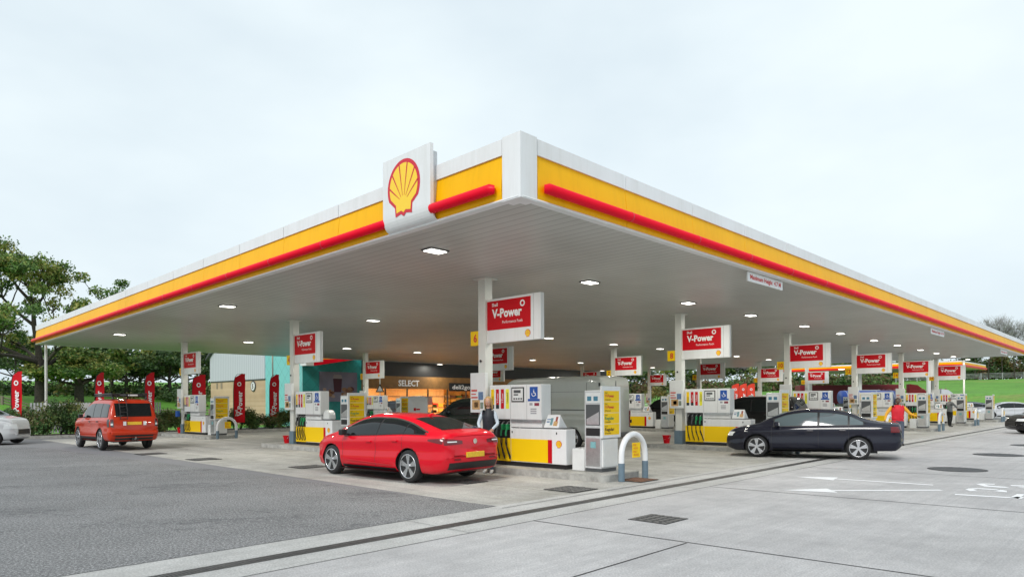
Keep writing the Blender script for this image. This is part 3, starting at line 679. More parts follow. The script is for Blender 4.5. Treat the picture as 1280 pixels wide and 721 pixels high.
neg = nb.n.nodes.new('ShaderNodeMath'); neg.operation = 'MULTIPLY'; neg.inputs[1].default_value = -1; nb.n.links.new(sx.outputs['Z'], neg.inputs[0])
xy = nb.n.nodes.new('ShaderNodeMath'); xy.operation = 'ADD'; nb.n.links.new(sx.outputs['X'], xy.inputs[0]); nb.n.links.new(sx.outputs['Y'], xy.inputs[1])
base = nb.ramp(nb.noise(nb.mapping(), .35, 3), [(.35, (.012, .26, .25)), (.7, (.03, .38, .36))])
c = nb.mix(base, lines(xy.outputs[0], sx.outputs['Z'], 1.0, .05), 1., 'MULTIPLY'); c = nb.mix(c, lines(xy.outputs[0], neg.outputs[0], 1.0, .05), 1., 'MULTIPLY'); nb.col(c)
M_teal_lit = mat('lit_teal_cladding', (.10, .42, .42), rough=.35, noise=.08, nscale=.6)  # same cladding on the side face, colour lightened for open daylight
nbl = NB(M_teal_lit)
nb = nbl; v = nb.mapping(); sx = nb.n.nodes.new('ShaderNodeSeparateXYZ'); nb.n.links.new(v, sx.inputs[0])
neg = nb.n.nodes.new('ShaderNodeMath'); neg.operation = 'MULTIPLY'; neg.inputs[1].default_value = -1; nb.n.links.new(sx.outputs['Z'], neg.inputs[0])
c = nb.mix((.22, .60, .60), lines(sx.outputs['Y'], sx.outputs['Z'], 1.0, .05), 1., 'MULTIPLY'); c = nb.mix(c, lines(sx.outputs['Y'], neg.outputs[0], 1.0, .05), 1., 'MULTIPLY'); nb.col(c)
M_clad = mat('ribbed_cladding', (.42, .44, .50), rough=.5); nb = NB(M_clad); v = nb.mapping(); sx = nb.n.nodes.new('ShaderNodeSeparateXYZ'); nb.n.links.new(v, sx.inputs[0])
q2 = nb.n.nodes.new('ShaderNodeMath'); q2.operation = 'MULTIPLY'; nb.n.links.new(sx.outputs['Y'], q2.inputs[0]); q2.inputs[1].default_value = 3.0
q3 = nb.n.nodes.new('ShaderNodeMath'); q3.operation = 'FRACT'; nb.n.links.new(q2.outputs[0], q3.inputs[0])
nb.col(nb.ramp(q3.outputs[0], [(0, (.36, .38, .44)), (.15, (.56, .58, .64)), (.8, (.60, .62, .68)), (1, (.42, .44, .50))]))
M_brick = mat('buff_brick', (.5, .36, .24), rough=.9); nb = NB(M_brick)
bt = nb.n.nodes.new('ShaderNodeTexBrick'); mpv = nb.n.nodes.new('ShaderNodeMapping'); mpv.inputs['Rotation'].default_value = (R(90), 0, R(90)); nb.n.links.new(nb.tc, mpv.inputs['Vector'])
bt.inputs['Scale'].default_value = 4; bt.inputs['Color1'].default_value = (.58, .42, .28, 1); bt.inputs['Color2'].default_value = (.50, .35, .22, 1); bt.inputs['Mortar'].default_value = (.45, .38, .30, 1); bt.inputs['Mortar Size'].default_value = .012
nb.n.links.new(mpv.outputs[0], bt.inputs['Vector']); nb.col(nb.mix(bt.outputs['Color'], nb.ramp(nb.noise(nb.mapping(), .5, 5), [(.3, (.85,) * 3), (.7, (1.1,) * 3)]), 1., 'MULTIPLY'))
M_woodf = mat('brown_fascia', (.23, .115, .035), rough=.6, noise=.2, nscale=3)
M_warm = mat('warm_interior', (.62, .40, .16), rough=.8, noise=.35, nscale=1.2)
M_warml = mat('warm_shop_light', (1, .7, .3), emit=(1, .66, .26), es=9.)
M_sglass = mat('shop_glass', (.9, .9, .9), rough=.02)
b_ = M_sglass.node_tree.nodes['Principled BSDF']; b_.inputs['Transmission Weight'].default_value = 1.0; b_.inputs['IOR'].default_value = 1.05
UYAW = math.atan2(UY, UX); FA = -44.7
def ufac(px, a=FA): k = (px - 640) / F; return (-k * a * UX - a * UY) / (UX - k * UY)
shop = thing('station_shop', 'single storey shop block, dark teal wall then a lit shopfront under a brown fascia', 'shop', UA(0, FA, 0), UYAW)
us, u1, u2, u3 = ufac(378), ufac(452), ufac(600), ufac(778)
b = MB(); b.box(us + .02, u1, 0, 6, 0, 6.0, M_teal); b.build('teal_wall', shop)
b = MB(); b.box(us, us + .02, -.02, 5.6, 0, 6.0, M_teal_lit); b.build('side_wall', shop)
b = MB(); b.box(u1, u3, 0, .3, 3.75, 6.0, M_black); b.box(u1, u3, 9.0, 9.3, 0, 6, M_warm); b.box(u3 - .2, u3, .3, 9, 0, 6, M_warm); b.box(u1, u3, -.3, 9.3, 6, 6.2, M_dgrey); b.box(u1, u3, .3, 9, 3.3, 3.5, M_warm); b.box(u1, u3, 0.1, 9, 0, .03, M_warm); b.build('shell', shop)
b = MB(); b.box(u1 + .003, u3, -.25, 0, 2.75, 3.75, M_woodf); fas = b.build('brown_fascia', shop)
b = MB(); lz = 2.98; text(b, 'SELECT', .66, (ufac(497) - .1, -.255, lz), M_txt, .018, width=ufac(523) - ufac(497)); b.build('shop_name', fas)
b = MB(); b.box(ufac(559), ufac(587), -.36, -.252, 2.60, 3.30, M_black); o = b.build('black_sign', shop); b = MB(); text(b, 'deli2go', .5, (ufac(562), -.365, 2.78), M_txt, .014, width=ufac(584.5) - ufac(562)); b.build('black_sign_lettering', o)
b = MB(); b.box(u1 + .1, u3, .05, .07, .25, 2.7, M_sglass); b.build('glazing', shop)
b = MB(); n = 16
for k in range(n + 1): x = u1 + .1 + (u3 - u1 - .3) * k / n; b.box(x - .04, x + .04, .0, .12, 0, 2.75, M_dgrey)
b.box(u1, u3, 0.001, .121, 0, .25, M_dgrey); b.box(u1, u3, 0.002, .119, 2.1, 2.16, M_dgrey); b.build('glazing_frame', shop)
b = MB()
for k in range(10): x = u1 + 1.2 + k * 3.2; b.box(x, x + 1.6, 1.2, 1.35, 3.22, 3.28, M_warml); b.box(x, x + 1.6, 4.2, 4.35, 3.22, 3.28, M_warml)
b.build('ceiling_strips', shop)
rr = random.Random(3); b = MB()
pal = [mat('goods_' + n_, c_, .6) for n_, c_ in (('amber', (.8, .45, .08)), ('red', (.55, .03, .03)), ('cream', (.8, .7, .5)), ('brown', (.2, .09, .03)), ('gold', (.75, .5, .12)), ('green', (.1, .3, .1)))]
for row, y in enumerate((1.6, 5.5, 8.6)):
    for k in range(40):
        x = u1 + .5 + k * (u3 - u1 - 1) / 40
        if row == 0 and k % 5 == 0: continue
        for z in range(5 if row == 2 else 3):
            b.box(x, x + .72, y, y + .3, .3 + z * .45, .3 + z * .45 + .22 + .14 * rr.random(), rr.choice(pal))
shv = tag(b.build('shop_shelving'), 'rows of goods glowing on shelves inside the shop window', 'shelving', 'shop shelving'); shv.location = UA(0, FA, 0); shv.rotation_euler = (0, 0, UYAW)
for k in range(4):
    l = bpy.data.lights.new('shop_lamp', 'AREA'); l.shape = 'RECTANGLE'; l.size = 4; l.size_y = 1; l.energy = 420; l.color = (1, .66, .30)
    o = bpy.data.objects.new('shop_lamp', l); COL.objects.link(o); o.parent = shop; o.location = (u1 + 3 + k * 7.5, 3, 3.18)
ct = thing('shop_pelmet', 'small yellow and red fascia band on the teal shop wall', 'fascia band', UA(0, FA, 0), UYAW)
x0, x1 = ufac(400, FA + .8), ufac(450, FA + .8)
b = MB(); b.prism([(x0 - .5, 4.62), (x1, 5.02), (x0 - .5, 5.15)], -.8, -.6, M_yel, 'Y'); b.build('yellow_wedge', ct)
b = MB(); b.prism([(x0 - .5, 4.30), (x1 + .3, 5.0), (x0 - .5, 4.75)], -.82, -.802, M_red, 'Y'); b.box(x0 - 1.1, x0 - .5, -.85, -.02, 4.3, 4.65, M_white); b.box(x0 - .5, x1, -.6, -.02, 4.9, 5.0, M_white); b.build('red_wedge', ct)
po = thing('coffee_poster', 'large dusky poster of a paper coffee cup and pastries on the teal wall', 'poster', UA(0, FA, 0), UYAW)
x0, x1 = ufac(399), ufac(446); zt, zb = 3.95, 1.75
b = MB(); b.box(x0, x1, -.06, -.002, zb, zt, mat('poster_dusk', (.20, .19, .26), .5, noise=.2, nscale=.6)); b.build('board', po)
b = MB(); cx = x0 + (x1 - x0) * .47; b.prism([(cx - .30, 2.45), (cx + .30, 2.45), (cx + .38, 3.45), (cx - .38, 3.45)], -.064, -.061, mat('cup_plum', (.07, .015, .03)), 'Y'); b.prism([(cx - .42, 3.45), (cx + .42, 3.45), (cx + .30, 3.75), (cx - .30, 3.75)], -.065, -.061, mat('cup_lid', (.32, .28, .30)), 'Y')
rr = random.Random(5)
for k in range(60):
    x = x0 + .3 + rr.random() * (x1 - x0 - .8); 
    if abs(x - cx) < .4: continue
    z = 2.05 + rr.random() * (.75 if x > cx else .6); r = .10 + .14 * rr.random(); y = -.066 - k * .0004
    b.poly([(x + r * math.cos(t * .7) * (.8 + .3 * rr.random()), y, z + r * .7 * math.sin(t * .7)) for t in range(9)], mat('pastry_' + str(k % 4), ((.20, .09, .05), (.30, .16, .08), (.10, .03, .03), (.42, .30, .24))[k % 4]))
b.build('picture', po)
wh = thing('warehouse', 'gable-ended building with pale ribbed cladding above buff brick, behind the flags', 'building', UA(0, FA, 0), UYAW)
b = MB(); b.box(us + .004, us + 18, 5.602, 15.8, -.2, 3.55, M_brick); b.build('brick_wall', wh)
b = MB(); b.prism([(5.604, 3.55), (15.8, 3.55), (15.8, 5.6), (14.6, 6.35), (5.604, 6.9)], us - .06, us + 18, M_clad, 'X'); b.build('cladding', wh)
b = MB(); b.prism([(5.6, 6.9), (14.6, 6.36), (16.2, 5.4), (16.2, 5.55), (14.7, 6.55), (5.6, 7.1)], us - .3, us + 18, M_dgrey, 'X'); b.build('roof', wh)
b = MB(); b.box(us - .03, us, 5.6, 15.8, 3.45, 3.6, M_dgrey)
for y in (13.4, 14.3): b.box(us - .03, us + .0, y, y + .3, 2.9, 3.4, mat('wall_vent', (.3, .24, .18)))
b.build('wall_trim', wh)
rs = thing('round_wall_sign', 'round white sign with dark rim and a figure on the brick wall', 'sign', UA(0, FA, 0), UYAW)
b = MB(); b.cyl((us - .06, 7.6, 3.0), .42, .05, M_dgrey, 24, 'X'); b.build('rim', rs); b = MB(); b.cyl((us - .075, 7.6, 3.0), .33, .02, M_white, 24, 'X'); text(b, '5', .5, (us - .08, 7.73, 2.82), M_txtd, .02, plane='-X'); b.build('face', rs)
b = MB(); b.cyl((0, 0, 0), .05, 5.2, M_post, 8); b.tube([(0, 0, 4.9), (-.6, -.1, 5.0)], .03, M_post, 6); cp = thing('camera_pole', 'thin pole with white security camera before the pale teal wall', 'camera pole', at(341, 46)); b.build('pole', cp)
b = MB(); b.box(-.95, -.45, -.2, 0, 4.95, 5.12, M_white, .02); b.build('camera_body', cp)

# ================================================================== planting
def leafmats(n_, cols):
    return [mat(f'{n_}_leaf_{i}', c_, .6, noise=.3, nscale=1.5) for i, c_ in enumerate(cols)]
L_oak = leafmats('oak', [(.06, .13, .02), (.12, .21, .035), (.19, .26, .05), (.26, .25, .05)])
L_dark = leafmats('dark', [(.04, .085, .02), (.07, .13, .03), (.11, .15, .035)])
L_aut = leafmats('autumn', [(.14, .15, .03), (.20, .17, .03), (.22, .12, .03), (.08, .11, .02)])
L_shr = leafmats('shrub', [(.04, .12, .03), (.07, .16, .04), (.09, .14, .03), (.14, .12, .05)])
M_flower = mat('pale_blossom', (.7, .6, .58), .7)
def leaves(b, clumps, size, mats, rr, shell=.45):
    for (c, rx, rz, n, mk) in clumps:
        for _ in range(n):
            t = rr.random() * 2 * math.pi; cz = rr.uniform(-1, 1); s = math.sqrt(1 - cz * cz); q = shell + (1 - shell) * rr.random()
            p = Vector((c[0] + rx * q * s * math.cos(t), c[1] + rx * q * s * math.sin(t), c[2] + rz * q * cz))
            a = Vector((rr.uniform(-1, 1), rr.uniform(-1, 1), rr.uniform(-1, 1))).normalized(); k = a.cross(Vector((rr.uniform(-1, 1), rr.uniform(-1, 1), rr.uniform(-1, 1)))).normalized(); sz = size * rr.uniform(.6, 1.3)
            i = len(b.v); b.v += [tuple(p + a * sz), tuple(p + k * sz * .55), tuple(p - a * sz), tuple(p - k * sz * .55)]
            b.f.append([i, i + 1, i + 2, i + 3]); b.m.append(b.mi(mats[min(len(mats) - 1, int(abs(rr.gauss(mk, .8))))])); b.sm.append(False)
def limbs(b, p, d, L, r, depth, rr, tips, spread=.6, up=.25, nb_=3):
    pts = [Vector(p)]; dd = Vector(d).normalized(); n = 5
    for i in range(n):
        dd = (dd + Vector((rr.uniform(-1, 1), rr.uniform(-1, 1), rr.uniform(-.4, .8))) * .16).normalized(); pts.append(pts[-1] + dd * L / n)
    b.tube(pts, r, M_bark, 7 if depth > 1 else 4, False, [r * (1 - .5 * i / n) for i in range(n + 1)])
    if depth == 0: tips.append(pts[-1]); return
    for k in range(nb_ + (depth > 2)):
        f = .45 + .55 * (k + 1) / (nb_ + 1); q = pts[min(n, int(f * n + .5))]; t = rr.random() * 6.28 if depth < 3 else (k * 2.1 + rr.random())
        nd = (dd * .75 + Vector((math.cos(t), math.sin(t), up)) * spread * 1.3).normalized(); limbs(b, q, nd, L * rr.uniform(.58, .8), r * .5, depth - 1, rr, tips, spread, up, nb_)
    tips.append(pts[-1])
def tree(name, label, cat, loc, trunkh, L, r, depth, seed, mats, lsize, nleaf, crad, group=None, spread=.6, up=.25, nb_=3, flat=.6, lean=(0, 0, 1)):
    rr = random.Random(seed); T = thing(name, label, cat, loc, rr.random() * 6, group); b = MB(); tips = []
    b.tube([(0, 0, -.3), (0, 0, trunkh * .15), (0, 0, trunkh)], r, M_bark, 10, False, [r * 1.5, r * 1.1, r * .9])
    limbs(b, (0, 0, trunkh * .95), lean, L * .8, r * .75, depth, rr, tips, spread, up, nb_)
    for k in range(5): t = k * 1.257 + rr.random(); limbs(b, (0, 0, trunkh * rr.uniform(.7, 1.)), (math.cos(t), math.sin(t), rr.uniform(.15, .7)), L, r * .5, depth - 1, rr, tips, spread, up, nb_)
    b.build('trunk', T)
    if nleaf:
        b = MB(); leaves(b, [(p, crad * rr.uniform(.6, 1.25), crad * flat * rr.uniform(.6, 1.2), nleaf, rr.uniform(0, len(mats) - .5)) for p in tips], lsize, mats, rr, .25); b.build('crown', T)
    return T
def lz(p): return Vector((p.x, p.y, land(p.x, p.y)))
TALL = tree('oak_tree', 'tallest tree, broad oak with dark limbs rising left of the canopy tip', 'tree', lz(at(50, 64)), 4.4, 7.2, .46, 3, 11, L_oak, .16, 215, 1.35, None, .8, .3)
TALL.rotation_euler[2] = 2.79; TALL.scale = (.86, .86, .98)
T2_ = tree('oak_tree', 'second oak with thick trunk just right of the tallest tree', 'tree', lz(at(99, 66)), 3.4, 2.5, .42, 3, 23, L_oak, .16, 150, 1.2, None, .8, .15)
T2_.scale = (.95, .95, .74)
T2_ = tree('oak_tree', 'leafy oak at the left edge of the picture, left of the tallest tree', 'tree', lz(at(-30, 68)), 4.0, 4.4, .40, 3, 37, L_oak, .16, 130, 1.2, None, .8, .3)
T2_.scale = (1, 1, .80)
for k, (px, d, s, lb) in enumerate([(158, 76, .8, 'wide woodland tree between the second oak and column 3'), (234, 84, 1.1, 'woodland tree right of column 3'), (190, 96, 1.0, 'big woodland tree far behind column 3'), (120, 96, 1.2, 'big woodland tree far behind the second oak'), (-20, 96, 1.4, 'big woodland tree at the far left edge'), (140, 80, .85, 'woodland tree right of the second oak'), (175, 84, .8, 'woodland tree above the second feather flag from the orange off-roader'), (212, 78, .85, 'dense woodland tree behind column 3'), (258, 92, 1.0, 'woodland tree left of the brick gable'), (20, 88, 1.1, 'woodland tree behind the leftmost feather flag'), (75, 90, 1., 'woodland tree between the two oak trunks')]):
    tree('woodland_tree', lb, 'tree', lz(at(px, d)), 2.5 * s, 3.0 * s, .2, 2, 50 + k, L_dark if k % 2 else L_oak, .2, 150, 1.3 * s, 'trees beyond the field fence', .8, .2)
tree('young_tree', 'small yellowing tree in the grass between two feather flags', 'tree', lz(at(157, 50)), .8, 1.1, .06, 2, 71, L_aut, .07, 70, .5, None, .8, .3)
tree('young_tree', 'small tree on the grass seen past the silver van rear', 'tree', lz(at(822, 92)), 1.2, 1.5, .08, 2, 72, L_aut, .12, 60, .6, None, .8, .4)
# shrubs in the bed
def bush_mesh(name, seed, mats, rx, h, n, flowers=0):
    rr = random.Random(seed); b = MB()
    cl = [((rr.uniform(-rx, rx) * .75, rr.uniform(-rx, rx) * .6, h * rr.uniform(.25, .7)), rx * rr.uniform(.3, .5), h * rr.uniform(.25, .36), n // 14, rr.uniform(0, len(mats) - .5)) for _ in range(14)]
    leaves(b, cl, .045, mats, rr, .2)
    for _ in range(10): 
        t = rr.random() * 6.28; b.tube([(0, 0, 0), (rx * .5 * math.cos(t), rx * .5 * math.sin(t), h * .7)], .012, M_bark, 4, False)
    if flowers: leaves(b, [((0, 0, h * .6), rx * .95, h * .45, flowers, 0)], .035, [M_flower], rr, .85)
    return b.mesh(name)
bm_ = [bush_mesh('bush_a', 1, L_shr, .95, 1.25, 5200), bush_mesh('bush_b', 2, L_shr, .8, 1.0, 4600, 60), bush_mesh('bush_c', 3, L_dark + L_aut[:1], 1.0, 1.5, 5600)]
def bedA(px, off): # on the planting bed, off metres behind its kerb
    g = G(px, 548 - (px - 40) * (548 - 537.6) / 319); u, a = toUA(g); return UA(u, a - off)
sb = struct(MB().prism([bedA(x, .15)[:2] for x in (-260, 40, 200, 306, 359, 425)] + [(bedA(x, 3.4))[:2] for x in (425, 359, 200, 40, -260)], -.02, .09, M_soil).build('planting_bed'))
kb = MB(); pts = [bedA(x, .06) for x in (-260, 40, 120, 200, 306, 359, 425)]
for p, q in zip(pts, pts[1:]):
    d = (q - p).normalized(); n_ = Vector((-d.y, d.x, 0)) * .07; kb.prism([(p - n_)[:2], (q - n_)[:2], (q + n_)[:2], (p + n_)[:2]], -.01, .13, M_kerb)
kb_o = kb.build('bed_kerb'); struct(kb_o)
rr = random.Random(9)
wds = {-60: 'off the left edge behind the white car', -25: 'left of the leftmost feather flag', 5: 'directly behind the white car bonnet', 38: 'right of the leftmost feather flag', 62: 'at the foot of the slim white corner post', 84: 'midway between white car and orange off-roader', 104: 'just left of the orange off-roader mirror', 130: 'hidden behind the orange off-roader roof', 165: 'behind the orange off-roader tailgate', 197: 'right of the orange off-roader, with pale blossom', 213: 'between the orange off-roader and column 3', 232: 'behind the pump of island 3', 262: 'behind the price board of island 3', 291: 'left of the tall flag before the brick wall', 312: 'right of the tall flag before the brick wall', 330: 'left of the flag before the pale teal wall', 352: 'right of the flag before the pale teal wall', 372: 'behind column 4', 405: 'last one at the right end of the bed'}
for i, (px, w_) in enumerate(wds.items()):
    hh = {38: 1.25, 62: 1.45, 84: 1.35, 104: 1.1}.get(px, .85 + .25 * rr.random())
    o = bpy.data.objects.new('shrub', bm_[i % 3]); COL.objects.link(o); o.location = bedA(px, 1.2) + Vector((0, 0, .08)); o.scale = (1.15, 1.15, hh); o.rotation_euler = (0, 0, rr.random() * 6)
    tag(o, 'leafy green shrub ' + w_, 'shrub', 'shrubs in the planting bed')
for i, px in enumerate((48, 72, 95, 118)):
    o = bpy.data.objects.new('hedge_bush', bm_[2]); COL.objects.link(o); o.location = lz(at(px, 45 + i)); o.scale = (1.9, 1.9, 1.25); tag(o, ['dark hedge bush behind the slim corner post, leftmost', 'dark hedge bush, second in the row behind the white fence', 'dark hedge bush, third in the row behind the white fence', 'dark hedge bush above the orange off-roader roof rack'][i], 'bush', 'hedge bushes behind the white fence')
# white palisade fence behind the bed
fe = thing('palisade_fence', 'pale palisade fence behind the shrubs and the orange off-roader', 'fence', (0, 0, 0))
p, q = bedA(62, 4.2), bedA(232, 4.0); d = (q - p); L = d.length; d.normalize(); n_ = Vector((-d.y, d.x, 0)); M_pal = mat('pale_fence_paint', (.55, .56, .58), .6, noise=.2)
def obox(b, p, d, t0, t1, k0, k1, z0, z1, m):
    n_ = Vector((-d.y, d.x, 0)); c = [p + d * t + n_ * k for t, k in ((t0, k0), (t1, k0), (t1, k1), (t0, k1))]; b.prism([x[:2] for x in c], z0, z1, m)
b = MB(); t = 0
while t < L: obox(b, p, d, t, t + .09, 0, .02, .1, 1.75, M_pal); t += .15
b.build('palings', fe); b = MB(); obox(b, p, d, 0, L, .02, .06, .4, .46, M_pal); obox(b, p, d, 0, L, .02, .06, 1.4, 1.46, M_pal); b.build('rails', fe)
bn = thing('fence_banner', 'whitish scrawled sheet stretched over the fence left of the orange off-roader', 'banner', (0, 0, 0))
b = MB(); obox(b, p, d, .6, 3.2, -.05, -.03, .55, 1.72, M_white2); b.build('sheet', bn)
b = MB(); rr = random.Random(4)
for k in range(9):
    x = .75 + k * .25; pts = [p + d * (x + rr.uniform(-.1, .3)) + Vector((d.y, -d.x, 0)) * .06 + Vector((0, 0, rr.uniform(.7, 1.6))) for _ in range(4)]; b.tube(pts, .018, mat('scrawl', (.25, .32, .34)), 4)
b.build('scrawl', bn)
# rail fences on the fields
def railfence(name, label, P0, P1, h, step, m, rails=3, pr=.06):
    T = thing(name, label, 'fence', (0, 0, 0)); P0, P1 = Vector(P0), Vector(P1); L = (P1 - P0).length; n = int(L / step); b = MB(); pts = []
    for k in range(n + 1): q = P0.lerp(P1, k / n); z = land(q.x, q.y); pts.append(Vector((q.x, q.y, z))); b.box(q.x - pr, q.x + pr, q.y - pr, q.y + pr, z - .2, z + h, m)
    b.build('posts', T); b = MB()
    for r_ in range(rails):
        z = h * (.3 + .62 * r_ / max(1, rails - 1)); b.tube([v_ + Vector((0, 0, z)) for v_ in pts], .05, m, 5, False)
    b.build('rails', T)
railfence('rail_fence', 'brown wooden post and rail fence across the grass under the oaks', at(-120, 56), at(262, 62), 1.15, 2.2, M_wood, 4, .08)
railfence('field_fence', 'long grey post and wire fence along the top of the right-hand field', at(1120, 175), at(1500, 170), 1.6, 5.0, mat('galvanised', (.35, .36, .36), .6), 4, .09)
railfence('site_fence', 'white rail fence at the foot of the green field behind the van', at(780, 88), at(900, 96), 1.1, 2.0, M_white2, 2, .04)
# far trees behind the fields: prototypes then copies with meshes shared
def far_proto(seed, mats, H, bare):
    rr = random.Random(seed); b = MB(); tips = []
    b.tube([(0, 0, -1), (0, 0, H * .25)], .25, M_bark, 6, False, [.3, .18] if not bare else [.14, .1]); limbs(b, (0, 0, H * (.22 if bare else .08)), (0, 0, 1), H * (.33 if bare else .36), .12 if bare else .16, 3 if bare else 2, rr, tips, .55, .45, 4 if bare else 3)
    tr = b.mesh('trunk'); b = MB()
    if bare:
        for p in tips:
            for _ in range(12): e = p + Vector((rr.uniform(-1, 1), rr.uniform(-1, 1), rr.uniform(.1, 1.6))) * H * .07; b.tube([p, e], .016, mat('twig', (.36, .34, .34), .9), 3, False)
    else: leaves(b, [(p, H * .17 * rr.uniform(.7, 1.2), H * .14, 95, rr.uniform(0, len(mats) - .5)) for p in tips], .3, mats, rr, .2)
    return tr, b.mesh('crown')
prot = [far_proto(81, L_dark, 10, False), far_proto(82, L_aut, 9, False), far_proto(83, L_oak, 11, False), far_proto(84, L_oak, 15, True), far_proto(85, L_oak, 13, True)]
fx = [(700, 150, 2), (745, 155, 0), (775, 150, 4), (790, 160, 2), (806, 158, 0), (826, 165, 1), (846, 160, 2), (866, 170, 0), (886, 165, 3), (905, 168, 0), (921, 166, 4), (938, 172, 2), (957, 170, 0), (975, 175, 1), (992, 170, 2), (1012, 178, 0), (1034, 175, 1), (1056, 180, 2),
      (1118, 190, 0), (1140, 190, 2), (1160, 186, 1), (1182, 190, 0), (1200, 186, 1), (1212, 184, 0), (1226, 186, 2), (1240, 184, 1), (1254, 188, 0), (1268, 184, 1), (1284, 186, 0), (1300, 188, 2), (1320, 186, 1), (1350, 190, 0), (1390, 190, 2), (1440, 195, 0), (1480, 190, 1)]
O1 = ['first', 'second', 'third', 'fourth', 'fifth', 'sixth', 'seventh', 'eighth', 'ninth', 'tenth', 'eleventh', 'twelfth', 'thirteenth', 'fourteenth', 'fifteenth', 'sixteenth', 'seventeenth', 'eighteenth']
def ordw(i): return (O1[i] + ' from the left of the row behind the middle of the canopy') if i < 18 else (O1[i - 18] + ' from the left of the row behind the right field')
for i, (px, d, k) in enumerate(fx):
    p = lz(at(px, d)); T = thing('distant_tree', 'distant ' + ('leafless ' if k > 2 else ('', 'browning ', 'bushy ')[k] + '') + 'tree ' + ordw(i), 'tree', p, i * 1.7, 'distant trees behind the green field')
    s = 1.0 + .25 * math.sin(i * 2.3); T.scale = (s * 1.15, s * 1.15, s * (.72 if px < 1100 else .78))
    for nm, me in zip(('trunk', 'crown'), prot[k]):
        o = bpy.data.objects.new(nm, me); COL.objects.link(o); o.parent = T
for i, (px, d, s, w_) in enumerate([(1205, 172, .92, 'leftmost'), (1219, 174, .98, 'second from left'), (1236, 172, 1.1, 'tallest'), (1253, 174, 1.05, 'right of the tallest'), (1268, 172, .98, 'nearest the right edge'), (1288, 175, .8, 'just off the right edge')]):
    p = lz(at(px, d)); T = thing('bare_tree', 'leafless grey tree above the right canopy end, ' + w_, 'tree', p, i * 2.1, 'leafless trees behind the right canopy end'); T.scale = (s * 1.0, s * 1.0, s)
    for nm, me in zip(('trunk', 'crown'), prot[3 + i % 2]):
        o = bpy.data.objects.new(nm, me); COL.objects.link(o); o.parent = T
# dense undergrowth band under the far trees
b = MB(); rr = random.Random(12); cl = []
for k in range(260):
    px = 690 + k * 3.6; d = (155 if px < 1110 else 178) + 12 * rr.random(); p = lz(at(px, d)); hh = rr.uniform(1.6, 2.8) if px < 1110 else rr.uniform(2.6, 4.2); cl.append(((p.x, p.y, p.z + hh * .6), 2.4, hh, 170, rr.uniform(0, 4.0)))
leaves(b, cl, .38, L_dark + [mat('brown_brush', (.13, .08, .045), .9), mat('brown_brush2', (.17, .12, .06), .9)], rr, .2); tag(b.build('undergrowth'), 'dense brown and green undergrowth along the field top', 'undergrowth', kind='stuff')

b = MB(); rr = random.Random(14); cl = []
for k in range(60):
    px = -70 + k * 6.1; d = 72 + 16 * rr.random(); p = lz(at(px, d)); hh = rr.uniform(.5, 1.35); cl.append(((p.x, p.y, p.z + hh * .6), 1.6, hh, 190, rr.uniform(0, 3)))
leaves(b, cl, .2, L_dark + L_aut[:2], rr, .2); tag(b.build('undergrowth'), 'shady undergrowth behind the wooden fence under the oaks', 'undergrowth', kind='stuff')

# ================================================================== feather flags
def feather(px, d, label, group, h=3.4, w=.62, yaw=0., col=None):
    T = thing('feather_flag', label, 'flag', lz(at(px, d)), yaw, group); M_f = col or M_redp
    b = MB(); pole = [(0, 0, 0), (0, 0, h * .72), (.03, 0, h * .86), (.10, 0, h * .94), (.22, 0, h * .985), (w * .8, 0, h)]; b.tube(pole, .022, M_black, 6, True, [.03, .022, .018, .015, .012, .008]); b.box(-.25, .25, -.25, .25, -.02, .05, M_black); b.build('pole', T)
    b = MB(); n = 14; vs = []; fs = []
    for k in range(n + 1):
        z = .55 + (h * .995 - .55) * k / n
        x0 = np.interp(z, [q[2] for q in pole], [q[0] for q in pole]) + .012
        x1 = w * (1 - .06 * (1 - k / n)) if z < h * .9 else w * .94 + .1 * (z - h * .9)
        x1 = max(x1, x0 + .01); wv = .03 * math.sin(k * .9 + px)
        vs += [(x0, 0, z), ((x0 + x1) / 2, wv, z), (x1, wv * .4, z)]
    for k in range(n): i = 3 * k; fs += [(i, i + 1, i + 4, i + 3), (i + 1, i + 2, i + 5, i + 4)]
    b.add(vs, fs, M_f, True); sail = b.build('sail', T)
    b = MB(); text(b, 'V-Power', .42, (w * .75, -.045, .92), M_txt, .012, spin=R(90), width=None, sx=.95); text(b, 'Shell', .2, (w * .36, -.045, .92), M_txt, .004, spin=R(90))
    for k in range(16):
        a0, a1 = 2 * math.pi * k / 16, 2 * math.pi * (k + 1) / 16; b.poly([(w * .52 + r * math.cos(a), -.045, h * .82 + r * math.sin(a)) for r, a in ((.07, a0), (.13, a0), (.13, a1), (.07, a1))], M_txt)
    b.build('lettering', sail)
for px, d, lb, w, h in ((14, 34.3, 'leftmost red feather flag, beside the white car', .62, 3.35), (119, 37, 'red feather flag behind the front of the orange off-roader', .55, 3.4), (181, 37.5, 'red feather flag behind the tailgate of the orange off-roader', .6, 3.4), (240, 38.5, 'red feather flag just right of column 3', .85, 3.3), (292, 40, 'red feather flag before the brick wall', .75, 3.4), (337, 42.5, 'red feather flag before the pale teal wall', .65, 3.45)):
    feather(px, d, lb, 'red feather flags in the planting bed', h, w, R(-8))
for px, lb in ((914, 'orange-red feather flag, left of the far trio'), (923.5, 'orange-red feather flag, middle of the far trio'), (933.5, 'orange-red feather flag, right of the far trio')):
    feather(px, 70, lb, 'trio of feather flags at the far side', 3.4, .85, 0, mat('flag_coral', (.78, .05, .02), .5))

